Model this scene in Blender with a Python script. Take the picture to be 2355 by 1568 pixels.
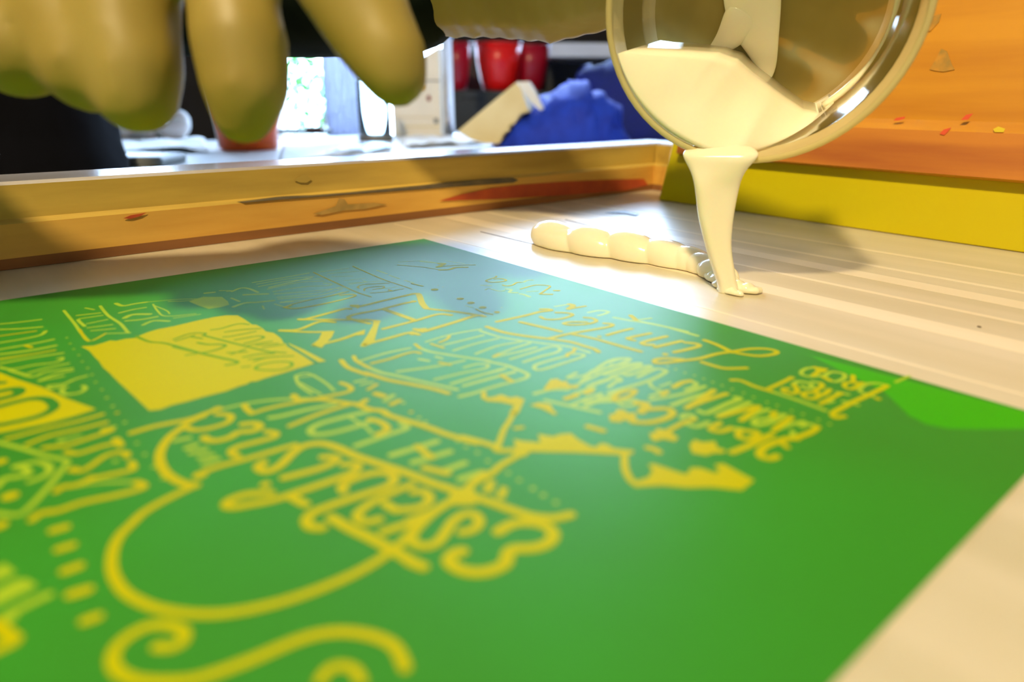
import bpy, bmesh, math, random
from mathutils import Vector, Matrix, noise
random.seed(7)
for o in list(bpy.data.objects): bpy.data.objects.remove(o)
SC = bpy.context.scene
COL = SC.collection
# ------------------------------------------------------------------ camera
PITCH, ROLL, CAM_H = math.radians(19.9), math.radians(.34), .08
FPX, IW, IH = 1564., 2355., 1568.
FWD = Vector((0, math.cos(PITCH), -math.sin(PITCH)))
_R0, _U0 = Vector((1, 0, 0)), Vector((0, math.sin(PITCH), math.cos(PITCH)))
RGT = _R0*math.cos(ROLL)+_U0*math.sin(ROLL)
UPV = _U0*math.cos(ROLL)-_R0*math.sin(ROLL)
CAM = Vector((0, 0, CAM_H))
cd = bpy.data.cameras.new('camera'); cam = bpy.data.objects.new('camera', cd); COL.objects.link(cam)
cam.matrix_world = Matrix(((RGT.x, UPV.x, -FWD.x, CAM.x), (RGT.y, UPV.y, -FWD.y, CAM.y), (RGT.z, UPV.z, -FWD.z, CAM.z), (0, 0, 0, 1)))
cd.sensor_width = 36; cd.lens = FPX/IW*36; cd.clip_start = .005; cd.clip_end = 60
cd.dof.use_dof = True; cd.dof.focus_distance = .325; cd.dof.aperture_fstop = 6.2
SC.camera = cam
# ------------------------------------------------------------------ exposure, sky, lamps
SC.view_settings.view_transform = 'Standard'; SC.view_settings.look = 'None'
SC.view_settings.exposure = 0; SC.view_settings.gamma = 1; SC.view_settings.use_curve_mapping = False
w = bpy.data.worlds.new('sky'); SC.world = w; w.use_nodes = True
bg = w.node_tree.nodes['Background']
bg.inputs[0].default_value = (.50, .70, 1, 1); bg.inputs[1].default_value = 27.0
def light(name, kind, loc, target, power, color, **kw):
    l = bpy.data.lights.new(name, kind); o = bpy.data.objects.new(name, l); COL.objects.link(o)
    l.energy = power; l.color = color
    for k, v in kw.items(): setattr(l, k, v)
    o.location = loc; o.rotation_euler = (Vector(target)-Vector(loc)).to_track_quat('-Z', 'Y').to_euler()
    return o
KEY = (-.34, -.76, 1.45)
light('pendant_bulb', 'AREA', KEY, (.05, .30, .05), 38, (1, .80, .49), shape='DISK', size=.13)
light('ceiling_fill_light', 'AREA', (-.6, -.6, 1.66), (-.2, .2, 0), 2.5, (1, .86, .6), shape='SQUARE', size=1.1)  # unseen warm fill added below the ceiling to soften the shadows
light('sun', 'SUN', (0, -4, 6), (0, 4, 0), 5, (1, .97, .88), angle=.01)
for nm, cx, cz, sx, sz in (('daylight_window', -.64, .85, .74, 1.8), ('daylight_window', .4, 1.02, 1.15, 1.3), ('daylight_window', -1.85, 1.02, .75, 1.3)):
    p = light(nm, 'AREA', (cx, 3.12, cz), (cx, 0, cz), 1, (1, 1, 1), shape='RECTANGLE', size=sx, size_y=sz)
    p.data.cycles.is_portal = True
# ------------------------------------------------------------------ helpers
def ray(x, y): return FWD+RGT*((x-IW/2)/FPX)-UPV*((y-IH/2)/FPX)
def ground(x, y, z=0.):
    d = ray(x, y); return CAM+d*((z-CAM.z)/d.z)
def at(x, y, Y):
    d = ray(x, y); return CAM+d*(Y/d.y)
def onplane(x, y, p0, n):
    d = ray(x, y); return CAM+d*((p0-CAM).dot(n)/d.dot(n))
ANG = math.radians(50)
UA = Vector((math.sin(ANG), math.cos(ANG), 0)); VA = Vector((math.cos(ANG), -math.sin(ANG), 0)); WA = -VA
A0 = ground(975, 550)
def W(u, v, z=0.): return A0+UA*u+VA*v+Vector((0, 0, z))
FRAME_ROT = math.radians(40)
def C4(c): return (c[0], c[1], c[2], 1)
def srgb(r, g, b):
    f = lambda v: (v/255/12.92 if v/255 <= .04045 else ((v/255+.055)/1.055)**2.4)
    return (f(r), f(g), f(b))
def mat(name, col, rough=.5, col2=None, scale=(20, 20, 20), rot=0, metal=0, bump=0, detail=4, fac=(.35, .65), spec=.5, trans=0, coat=0, sss=0, coatr=.1):
    m = bpy.data.materials.new(name); m.use_nodes = True
    nt = m.node_tree; b = nt.nodes['Principled BSDF']
    b.inputs['Base Color'].default_value = C4(col); b.inputs['Roughness'].default_value = rough
    b.inputs['Metallic'].default_value = metal; b.inputs['Specular IOR Level'].default_value = spec
    b.inputs['Coat Weight'].default_value = coat; b.inputs['Coat Roughness'].default_value = coatr
    if sss:
        b.inputs['Subsurface Weight'].default_value = sss; b.inputs['Subsurface Scale'].default_value = .004
    if col2 is None: col2 = tuple(c*.93 for c in col)
    tc = nt.nodes.new('ShaderNodeTexCoord'); mp = nt.nodes.new('ShaderNodeMapping')
    mp.inputs['Scale'].default_value = scale
    mr = nt.nodes.new('ShaderNodeMapping'); mr.inputs['Rotation'].default_value = (0, 0, -rot)
    nz = nt.nodes.new('ShaderNodeTexNoise'); nz.inputs['Detail'].default_value = detail; nz.inputs['Scale'].default_value = 1
    rp = nt.nodes.new('ShaderNodeValToRGB')
    rp.color_ramp.elements[0].position = fac[0]; rp.color_ramp.elements[1].position = fac[1]
    rp.color_ramp.elements[0].color = C4(col2); rp.color_ramp.elements[1].color = C4(col)
    L = nt.links.new
    L(tc.outputs['Object'], mr.inputs[0]); L(mr.outputs[0], mp.inputs[0]); L(mp.outputs[0], nz.inputs['Vector'])
    L(nz.outputs['Fac'], rp.inputs[0]); L(rp.outputs[0], b.inputs['Base Color'])
    if bump:
        bp = nt.nodes.new('ShaderNodeBump'); bp.inputs['Strength'].default_value = bump; bp.inputs['Distance'].default_value = .001
        L(nz.outputs['Fac'], bp.inputs['Height']); L(bp.outputs[0], b.inputs['Normal'])
    return m
def obj(name, bm, m, parent=None, smooth=False):
    me = bpy.data.meshes.new(name); bmesh.ops.recalc_face_normals(bm, faces=bm.faces); bm.to_mesh(me); bm.free()
    for p in me.polygons: p.use_smooth = smooth
    for k in (m if isinstance(m, (list, tuple)) else [m]): me.materials.append(k)
    o = bpy.data.objects.new(name, me); COL.objects.link(o)
    if parent is None:   # a mesh of its own: put its origin at its base
        vs = [v.co for v in me.vertices]
        c = Vector(((min(v.x for v in vs)+max(v.x for v in vs))/2, (min(v.y for v in vs)+max(v.y for v in vs))/2, min(v.z for v in vs)))
        me.transform(Matrix.Translation(-c)); o.location = c
    else: attach(o, parent)
    return o
ROOTM = {}
def wm(o):
    return ROOTM[o.name] if o.name in ROOTM else Matrix.Translation(Vector(o.location)) @ Matrix.Rotation(o.rotation_euler.z, 4, 'Z')
def attach(o, parent):
    o.parent = parent; o.matrix_parent_inverse = wm(parent).inverted(); ROOTM[o.name] = Matrix.Identity(4)
def thing(name, label, cat, loc=(0, 0, 0), rz=0, group=None):
    o = bpy.data.objects.new(name, None); COL.objects.link(o); o.empty_display_size = .02
    o.location = loc; o.rotation_euler = (0, 0, rz); return tag(o, label, cat, group)
def tag(o, label=None, cat=None, group=None, kind=None):
    for k, v in (('label', label), ('category', cat), ('group', group), ('kind', kind)):
        if v: o[k] = v
    return o
def hexa(bm, P, mi=0):   # eight corners: bottom four, top four
    v = [bm.verts.new(p) for p in P]
    for f in ((0, 1, 2, 3), (4, 5, 6, 7), (0, 1, 5, 4), (1, 2, 6, 5), (2, 3, 7, 6), (3, 0, 4, 7)):
        bm.faces.new([v[i] for i in f]).material_index = mi
def box(bm, x0, x1, y0, y1, z0, z1, mi=0): hexa(bm, [(x0, y0, z0), (x1, y0, z0), (x1, y1, z0), (x0, y1, z0), (x0, y0, z1), (x1, y0, z1), (x1, y1, z1), (x0, y1, z1)], mi)
def wbox(bm, u0, u1, v0, v1, z0, z1, mi=0): hexa(bm, [W(u0, v0, z0), W(u1, v0, z0), W(u1, v1, z0), W(u0, v1, z0), W(u0, v0, z1), W(u1, v0, z1), W(u1, v1, z1), W(u0, v1, z1)], mi)
def bevel(o, wd, seg=2):
    md = o.modifiers.new('bevel', 'BEVEL'); md.width = wd; md.segments = seg; md.limit_method = 'ANGLE'; return o
def prism(bm, pts, off, mi=0):   # polygon (3d points) pushed along off
    a = [bm.verts.new(p) for p in pts]; b = [bm.verts.new(Vector(p)+Vector(off)) for p in pts]
    f1 = bm.faces.new(a); f2 = bm.faces.new(b)
    n = len(pts)
    for i in range(n): bm.faces.new([a[i], a[(i+1) % n], b[(i+1) % n], b[i]])
    bmesh.ops.triangulate(bm, faces=[f1, f2])
def rings(bm, R, cap=True, closed=True):   # loft between rings of equal count
    vs = [[bm.verts.new(p) for p in r] for r in R]; n = len(R[0])
    for i in range(len(R)-1):
        for j in range(n if closed else n-1):
            bm.faces.new([vs[i][j], vs[i][(j+1) % n], vs[i+1][(j+1) % n], vs[i+1][j]])
    if cap: bm.faces.new(vs[0]); bm.faces.new(vs[-1])
    return vs
def lathe(bm, c, prof, n=40, cap=True, ax=(0, 0, 1)):   # prof (r, h) along axis ax
    a = Vector(ax).normalized(); e1 = a.cross(Vector((.1, .9, .2))).normalized(); e2 = a.cross(e1)
    return rings(bm, [[Vector(c)+a*h+(e1*math.cos(t*2*math.pi/n)+e2*math.sin(t*2*math.pi/n))*r for t in range(n)] for r, h in prof], cap)
def tube(bm, pts, rad, n=12):
    pts = [Vector(p) for p in pts]; R = []
    up = Vector((.13, .2, .97))
    for i, p in enumerate(pts):
        d = (pts[min(i+1, len(pts)-1)]-pts[max(i-1, 0)]).normalized()
        e1 = d.cross(up).normalized(); e2 = d.cross(e1); r = rad[i] if isinstance(rad, (list, tuple)) else rad
        R.append([p+(e1*math.cos(t*2*math.pi/n)+e2*math.sin(t*2*math.pi/n))*r for t in range(n)])
    rings(bm, R)
def spline(pts, k=6):
    P = [Vector(p) for p in pts]; out = []
    for i in range(len(P)-1):
        a = P[max(i-1, 0)]; b = P[i]; c = P[i+1]; d = P[min(i+2, len(P)-1)]
        for j in range(k):
            t = j/k
            out.append(.5*((2*b)+(c-a)*t+(2*a-5*b+4*c-d)*t*t+(3*b-a-3*c+d)*t*t*t))
    out.append(P[-1]); return out
def ball(bm, c, r, sub=3, scale=(1, 1, 1)):
    g = bmesh.ops.create_icosphere(bm, subdivisions=sub, radius=1)
    for v in g['verts']: v.co = Vector((v.co.x*r*scale[0], v.co.y*r*scale[1], v.co.z*r*scale[2]))+Vector(c)
def chain(bm, pts, k=5, sub=2):   # pts (Vector, radius): overlapping balls that a voxel remesh merges
    for (p, r), (q, s) in zip(pts, pts[1:]):
        p, q = Vector(p), Vector(q); n = max(2, int((q-p).length/(min(r, s)*.28)))
        for i in range(n):
            t = i/n; ball(bm, p.lerp(q, t), r+(s-r)*t, sub)
    ball(bm, pts[-1][0], pts[-1][1], sub)
def remesh(o, vox, it=8, fac=.5):
    md = o.modifiers.new('remesh', 'REMESH'); md.mode = 'VOXEL'; md.voxel_size = vox; md.use_smooth_shade = True
    s = o.modifiers.new('smooth', 'SMOOTH'); s.factor = fac; s.iterations = it; return o
LETTERING = {  # stencil drawing, tenths of a millimetre along the two edges of the emulsion
 'craftsmanship_lettering': [('S',1,1.3,[(-1974,1171),(-1986,1181),(-1988,1209),(-1979,1231),(-1951,1238),(-1933,1216),(-1936,1191)]),('S',1,1.2,[(-1914,1113),(-1945,1120),(-1978,1141),(-2011,1129),(-2008,1155),(-1980,1155)]),('S',1,1.2,[(-1939,1038),(-1976,1038),(-2026,1063)]),('S',1,1.2,[(-1968,1070),(-2010,1068),(-2026,1070)]),('S',1,1.3,[(-1938,1018),(-2001,1001),(-2037,1021),(-2063,967),(-2085,916)]),('S',1,1.2,[(-1939,964),(-1997,966),(-2043,979)]),('S',1,1.2,[(-1956,895),(-1945,895),(-1951,918),(-1974,927),(-2025,912),(-2078,912),(-2106,868)]),('S',1,1.3,[(-1938,848),(-2021,834),(-2103,831)]),('S',0,1.1,[(-1953,802),(-2017,799),(-2099,784)]),('S',1,1.6,[(-1945,752),(-2012,754),(-2095,735)]),('S',1,1.4,[(-1941,677),(-1999,683),(-2091,680)]),('S',1,1.4,[(-1948,559),(-1970,598),(-2029,606),(-2084,603)]),('S',0,1,[(-1975,537),(-2078,522)]),('S',1,1.4,[(-1953,496),(-2013,472),(-2071,437)]),('S',1,1.3,[(-1943,393),(-2004,382),(-2065,363)]),('S',0,1.3,[(-2021,691),(-2008,722)]),('S',1,1.2,[(-1990,801),(-2056,795),(-2121,789)]),
 ],
 'lower_banner': [('P',0,0,[(-2164,808),(-2110,921),(-2077,1013),(-2026,1133),(-1987,1260),(-1937,1389),(-1989,1401),(-2052,1405),(-2148,1391),(-2198,1384)]),('S',2,2.6,[(-2170,1209),(-2133,1208),(-2096,1202),(-2058,1205),(-2030,1234),(-2020,1291),(-2030,1322),(-2059,1344),(-2101,1347),(-2144,1342),(-2178,1332)]),('S',2,2.2,[(-2137,1004),(-2110,1022)]),('S',2,3,[(-2143,1089),(-2095,1092),(-2080,1119),(-2092,1145),(-2129,1151),(-2147,1150)]),
 ],
 'vested_lettering': [('S',0,1.5,[(-1931,1435),(-1986,1441),(-2049,1437),(-2137,1439)]),('S',0,1.5,[(-1933,1493),(-1985,1493),(-2055,1487),(-2103,1505)]),('S',0,1.6,[(-1931,1551),(-1946,1556),(-1996,1565),(-2032,1569),(-2074,1550)]),('D',0,3.2,[(-1940,1544)]),('S',1,1.2,[(-1922,1535),(-1947,1532)]),('S',1,1,[(-1998,1531),(-2037,1532)]),('D',1,2,[(-2037,1532)]),('S',0,2,[(-1934,1611),(-1932,1650)]),('S',0,1.6,[(-1934,1633),(-1972,1628),(-2016,1633),(-2037,1606)]),('S',0,1.6,[(-1934,1721),(-1929,1703),(-1948,1684),(-1974,1688),(-2005,1716),(-2026,1727),(-2041,1710)]),('D',0,2.4,[(-2039,1709)]),('S',0,1.7,[(-1931,1757),(-1933,1789),(-1952,1792),(-1992,1784),(-2016,1782),(-2048,1787),(-2070,1777),(-2082,1790)]),('D',0,2.4,[(-2015,1777)]),('S',0,1.8,[(-1943,1856),(-1934,1878),(-1941,1891),(-1988,1886),(-2046,1872),(-2091,1874),(-2118,1863),(-2135,1879)]),('S',1,0.9,[(-1948,1849),(-2004,1807),(-2049,1792)]),('D',1,1.4,[(-1958,1726)]),
 ],
 'outlined_badge': [('S',1,1.3,[(-2168,1425),(-2153,1453),(-2111,1528),(-2076,1599),(-2043,1656),(-2056,1689),(-2097,1765),(-2143,1835),(-2164,1833),(-2195,1796)]),('S',1,1.6,[(-2138,1609),(-2112,1612),(-2092,1621),(-2078,1661),(-2088,1696),(-2120,1706)]),('S',1,1.7,[(-2137,1613),(-2123,1629),(-2118,1666),(-2140,1665),(-2161,1659),(-2181,1692)]),('D',0,3.4,[(-2159,1749)]),('D',0,3,[(-2161,1564)]),('D',0,3,[(-2186,1861)]),
 ],
 'dotted_left': [('D',1,1.1,[(-1900,1326)]),('D',1,1.1,[(-1899,1396)]),('D',1,1.1,[(-1896,1523)]),('D',1,1.1,[(-1899,1664)]),('D',1,1.1,[(-1898,1735)]),('D',1,1.1,[(-1897,1809)]),('D',1,1.1,[(-1894,1876)]),('D',0,1.2,[(-1899,1450)]),('D',1,1,[(-1902,686)]),('D',1,1,[(-1903,760)]),('D',1,1,[(-1903,828)]),('D',1,1,[(-1900,901)]),('D',1,1,[(-1902,973)]),('D',1,1,[(-1899,1045)]),('D',1,1,[(-1899,1113)]),('D',1,1,[(-1902,1184)]),('D',1,1,[(-1899,1255)]),('D',1,1,[(-1900,1325)]),
 ],
 'dotted_garments': [('D',1,0.9,[(-498,2162)]),('D',1,0.9,[(-500,2195)]),('D',1,0.9,[(-500,2230)]),('D',1,0.9,[(-496,2262)]),('D',1,0.9,[(-496,2295)]),('D',1,0.9,[(-496,2327)]),('D',1,0.9,[(-496,2359)]),('D',1,0.9,[(-497,2393)]),('D',1,0.9,[(-494,2429)]),('D',1,0.9,[(-498,2463)]),('D',1,0.9,[(-499,2505)]),('D',1,0.9,[(-496,2534)]),('D',1,0.9,[(-498,2577)]),('D',1,1,[(-493,2607)]),('D',1,1,[(-493,2649)]),('D',1,1,[(-495,2681)]),
 ],
 'dotted_with': [('D',1,1.2,[(-1292,2146)]),('D',1,1.2,[(-1294,2182)]),('D',1,1.2,[(-1290,2222)]),('D',1,1.2,[(-1295,2269)]),('D',1,1.2,[(-1293,2339)]),('D',1,1.2,[(-1293,2378)]),('D',1,1.2,[(-1293,2423)]),('D',1,1.2,[(-1293,2456)]),('D',1,1.2,[(-1292,2422)]),('D',1,1.2,[(-1292,2456)]),('D',1,1.2,[(-1291,2493)]),
 ],
 'established_lettering': [('S',0,2,[(-1896,1598),(-1841,1595),(-1765,1609),(-1721,1601),(-1687,1593)]),('D',0,2.8,[(-1686,1591)]),('S',0,1.9,[(-1697,1624),(-1676,1647),(-1676,1669),(-1697,1692),(-1739,1694),(-1770,1681),(-1781,1659),(-1785,1638),(-1756,1620),(-1729,1613)]),('S',0,2.2,[(-1787,1643),(-1828,1679),(-1859,1729),(-1876,1776),(-1883,1837),(-1878,1887),(-1864,1929),(-1847,1952)]),('S',0,1.9,[(-1847,1952),(-1876,1958),(-1923,1973),(-1961,1992),(-1984,2015),(-2012,2044),(-2031,2082),(-2044,2133),(-2047,2177),(-2042,2225),(-2027,2269),(-2005,2309),(-1971,2350),(-1928,2384),(-1869,2410),(-1803,2425),(-1729,2430),(-1669,2424),(-1631,2413),(-1602,2403),(-1561,2380),(-1506,2358),(-1459,2350),(-1418,2337),(-1377,2326),(-1324,2318),(-1283,2303),(-1210,2292)]),('S',0,2.2,[(-1666,1724),(-1640,1739),(-1637,1765),(-1658,1777),(-1690,1763),(-1715,1776),(-1745,1774),(-1762,1755),(-1764,1736)]),('S',0,2,[(-1634,1803),(-1621,1825),(-1633,1843),(-1677,1840),(-1720,1837),(-1739,1853),(-1734,1882)]),('S',0,1.9,[(-1608,1913),(-1663,1910),(-1722,1907),(-1776,1901),(-1813,1904),(-1825,1913)]),('D',0,3.2,[(-1827,1913)]),('S',0,2.4,[(-1698,1947),(-1715,1961),(-1707,1991),(-1674,1985),(-1629,1949),(-1595,1933),(-1558,1945),(-1536,1989),(-1519,2060),(-1493,2130),(-1468,2198),(-1448,2268),(-1425,2329),(-1439,2289),(-1417,2351),(-1395,2408),(-1376,2466),(-1361,2500),(-1333,2531),(-1299,2544)]),('S',0,2.2,[(-1582,2011),(-1562,2027),(-1565,2045),(-1606,2054),(-1653,2048),(-1688,2042)]),('S',0,2.2,[(-1560,2073),(-1540,2087),(-1540,2104),(-1567,2119),(-1627,2119),(-1682,2116),(-1736,2113),(-1782,2098),(-1812,2086),(-1822,2070),(-1810,2056),(-1776,2056),(-1734,2082)]),('D',0,2.4,[(-1730,2043)]),('S',0,2.2,[(-1706,2129),(-1695,2170)]),('S',0,2.3,[(-1611,2174),(-1605,2154),(-1580,2144),(-1531,2148),(-1501,2169),(-1502,2199),(-1529,2217),(-1596,2212),(-1650,2207),(-1696,2208),(-1717,2224),(-1720,2250),(-1704,2267)]),('S',0,2.1,[(-1485,2244),(-1535,2245),(-1576,2248),(-1611,2259),(-1631,2272),(-1636,2294),(-1623,2308),(-1604,2313)]),('S',0,2.2,[(-1567,2272),(-1562,2307),(-1556,2310),(-1526,2327),(-1499,2326),(-1482,2308),(-1481,2284),(-1498,2272)]),('S',0,2.1,[(-1619,2354),(-1557,2363),(-1564,2356),(-1516,2358)]),('S',0,2.4,[(-1675,2247),(-1663,2304),(-1647,2358),(-1634,2414),(-1623,2469),(-1628,2459),(-1616,2491)]),('S',0,2.2,[(-1502,2452),(-1481,2459),(-1456,2448),(-1447,2422),(-1462,2406),(-1495,2412),(-1531,2435),(-1559,2449),(-1582,2443),(-1592,2419),(-1582,2400),(-1556,2383),(-1510,2363),(-1457,2352),(-1424,2351)]),('P',0,0,[(-1437,2324),(-1420,2342),(-1390,2338),(-1409,2392),(-1432,2389),(-1459,2367),(-1471,2353)]),('S',0,2.6,[(-1446,2495),(-1410,2493),(-1381,2510),(-1363,2539),(-1369,2569),(-1397,2583),(-1428,2576),(-1457,2556),(-1475,2559),(-1493,2576),(-1515,2579),(-1542,2571),(-1564,2550),(-1573,2522),(-1569,2504),(-1550,2495),(-1536,2500)]),('S',1,1.7,[(-1824,1709),(-1795,1716)]),('S',1,1.9,[(-1813,1766),(-1793,1762)]),('S',1,1.9,[(-1811,1797),(-1782,1800)]),('S',1,1.7,[(-1803,1833),(-1778,1836)]),('S',1,1.7,[(-1804,1867),(-1774,1865)]),
 ],
 'with_love_lettering': [('S',1,1.2,[(-1678,1600),(-1624,1604),(-1562,1623),(-1505,1656),(-1445,1703)]),('D',0,2,[(-1492,1649)]),('S',0,1.8,[(-1622,1612),(-1626,1642),(-1625,1676)]),('S',0,1.6,[(-1626,1678),(-1571,1675),(-1488,1690),(-1432,1700),(-1374,1711),(-1348,1702),(-1343,1672),(-1350,1639)]),('S',0,1.9,[(-1493,1635),(-1495,1677),(-1448,1708),(-1418,1750),(-1382,1801),(-1352,1793)]),('S',1,1.6,[(-1598,1732),(-1568,1741),(-1501,1747),(-1432,1763)]),('S',0,1.7,[(-1577,1810),(-1499,1794),(-1425,1789),(-1389,1791)]),('S',1,1.8,[(-1377,1861),(-1455,1849),(-1517,1847),(-1548,1866),(-1546,1894),(-1510,1912),(-1444,1919),(-1393,1912)]),('S',0,2,[(-1401,1905),(-1387,1941),(-1394,1983),(-1426,1992)]),('S',1,1.8,[(-1495,2010),(-1412,2009),(-1351,2007),(-1350,1975)]),('S',1,0.9,[(-1435,1865),(-1430,1936),(-1435,1979)]),('S',0,2.1,[(-1383,1803),(-1372,1852),(-1351,1882),(-1349,1923),(-1313,2026),(-1292,2107),(-1261,2188),(-1276,2131),(-1241,2220),(-1246,2245),(-1214,2269)]),('S',1,2,[(-1453,2104),(-1382,2111),(-1334,2115)]),('S',1,2,[(-1432,2165),(-1386,2171),(-1338,2177)]),('S',0,2,[(-1384,2106),(-1387,2173)]),('S',0,2.2,[(-1425,2203),(-1399,2254)]),('S',1,1.9,[(-1406,2239),(-1342,2242)]),('S',1,2.1,[(-1390,2293),(-1339,2299)]),('P',0,0,[(-1387,2364),(-1369,2350),(-1344,2335),(-1334,2348),(-1362,2372),(-1376,2402),(-1341,2372),(-1332,2388),(-1365,2415),(-1378,2404),(-1369,2379)]),('S',1,0.9,[(-1430,1505),(-1395,1509),(-1385,1603),(-1391,1679)]),('S',1,1,[(-1432,1508),(-1450,1574),(-1449,1657)]),('S',1,0.8,[(-1443,1564),(-1431,1679)]),('S',1,0.8,[(-1430,1518),(-1386,1537)]),('S',1,1.2,[(-1315,1659),(-1282,1663)]),('S',1,1.2,[(-1309,1688),(-1276,1692)]),('S',0,1.3,[(-1311,1732),(-1275,1716)]),('S',0,2.2,[(-1309,1771),(-1301,1800)]),('S',1,1.6,[(-1314,1831),(-1277,1812)]),('S',0,1.8,[(-1311,1862),(-1283,1854)]),('D',1,1.4,[(-1281,1873)]),('D',0,1.3,[(-1296,1937)]),('D',1,1.2,[(-1297,1978)]),('D',1,1.2,[(-1297,2009)]),
 ],
 'scroll_flourish': [('S',0,2,[(-2032,2391),(-2014,2406),(-1997,2402),(-1992,2379),(-2011,2348),(-2036,2335),(-2065,2341),(-2084,2359),(-2091,2388),(-2085,2416),(-2066,2447),(-2020,2485),(-1985,2498),(-1928,2508),(-1866,2514),(-1826,2526),(-1791,2551),(-1763,2589),(-1752,2625),(-1761,2667)]),('S',0,1.7,[(-1869,2610),(-1849,2598),(-1830,2606),(-1820,2625),(-1823,2648)]),('S',0,2.1,[(-2108,1946),(-2089,1948)]),('S',0,2,[(-2109,2020),(-2089,2022)]),('S',0,2.2,[(-2110,2098),(-2090,2098)]),('S',0,2.3,[(-2112,2174),(-2090,2178)]),('S',0,2.1,[(-2106,2259),(-2090,2261)]),('P',1,0,[(-2217,2014),(-2190,2003),(-2177,2047),(-2202,2055),(-2219,2046)]),('P',1,0,[(-2222,2087),(-2180,2070),(-2165,2080),(-2153,2112),(-2173,2119),(-2208,2127),(-2224,2125)]),('S',1,1.8,[(-2143,2151),(-2165,2154),(-2200,2163)]),('D',1,2.4,[(-2199,2173)]),('S',0,2.2,[(-2218,2172),(-2205,2214),(-2197,2237),(-2208,2241),(-2223,2243)]),
 ],
 'mountain_range': [('P',0,0,[(-1117,2559),(-1107,2541),(-1091,2546),(-1063,2551),(-1030,2536),(-1022,2515),(-1008,2521),(-992,2591),(-984,2598),(-958,2586),(-941,2600),(-933,2635),(-919,2637),(-903,2612),(-883,2623),(-889,2666),(-893,2708),(-950,2713),(-989,2665),(-1033,2632),(-1067,2592)]),('S',0,1.7,[(-1022,2445),(-1071,2489),(-1099,2526),(-1108,2554)]),('P',0,0,[(-1220,2269),(-1207,2264),(-1181,2226),(-1171,2246),(-1142,2280),(-1117,2244),(-1097,2278),(-1076,2279),(-1051,2293),(-1059,2326),(-1061,2368),(-1056,2383),(-1031,2376),(-1022,2389),(-1025,2413),(-995,2452),(-1010,2460),(-1036,2444),(-1091,2389),(-1109,2371),(-1190,2299),(-1216,2308),(-1232,2290)]),('S',0,1.5,[(-1068,1960),(-1089,1987),(-1085,2004)]),('P',0,0,[(-1084,1991),(-1066,1999),(-1037,2000),(-1033,2032),(-1013,2038),(-1008,2067),(-1075,2121),(-1100,2126),(-1099,2108),(-1055,2077),(-1070,2041),(-1099,2007)]),('S',0,1.5,[(-1089,2116),(-1142,2154),(-1166,2170),(-1232,2228)]),('S',0,1.4,[(-1140,2184),(-1124,2191)]),('P',0,0,[(-1022,2104),(-991,2107),(-974,2136),(-991,2164),(-999,2189),(-1011,2192),(-1011,2140)]),('S',0,2,[(-990,2294),(-978,2334)]),('P',0,0,[(-899,2282),(-878,2286),(-855,2272),(-845,2287),(-850,2309),(-834,2315),(-860,2345),(-881,2353),(-892,2325),(-905,2333),(-925,2311)]),('P',0,0,[(-897,2417),(-882,2424),(-862,2411),(-853,2430),(-844,2443),(-857,2461),(-858,2477),(-882,2486),(-895,2458),(-920,2454),(-918,2440)]),('P',0,0,[(-869,2518),(-838,2510),(-835,2530),(-806,2548),(-828,2568),(-825,2591),(-840,2594),(-858,2579),(-882,2575),(-898,2547)]),('S',0,1.9,[(-959,2463),(-953,2476),(-956,2494)]),('S',0,2,[(-1334,2307),(-1370,2318),(-1398,2331)]),
 ],
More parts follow.
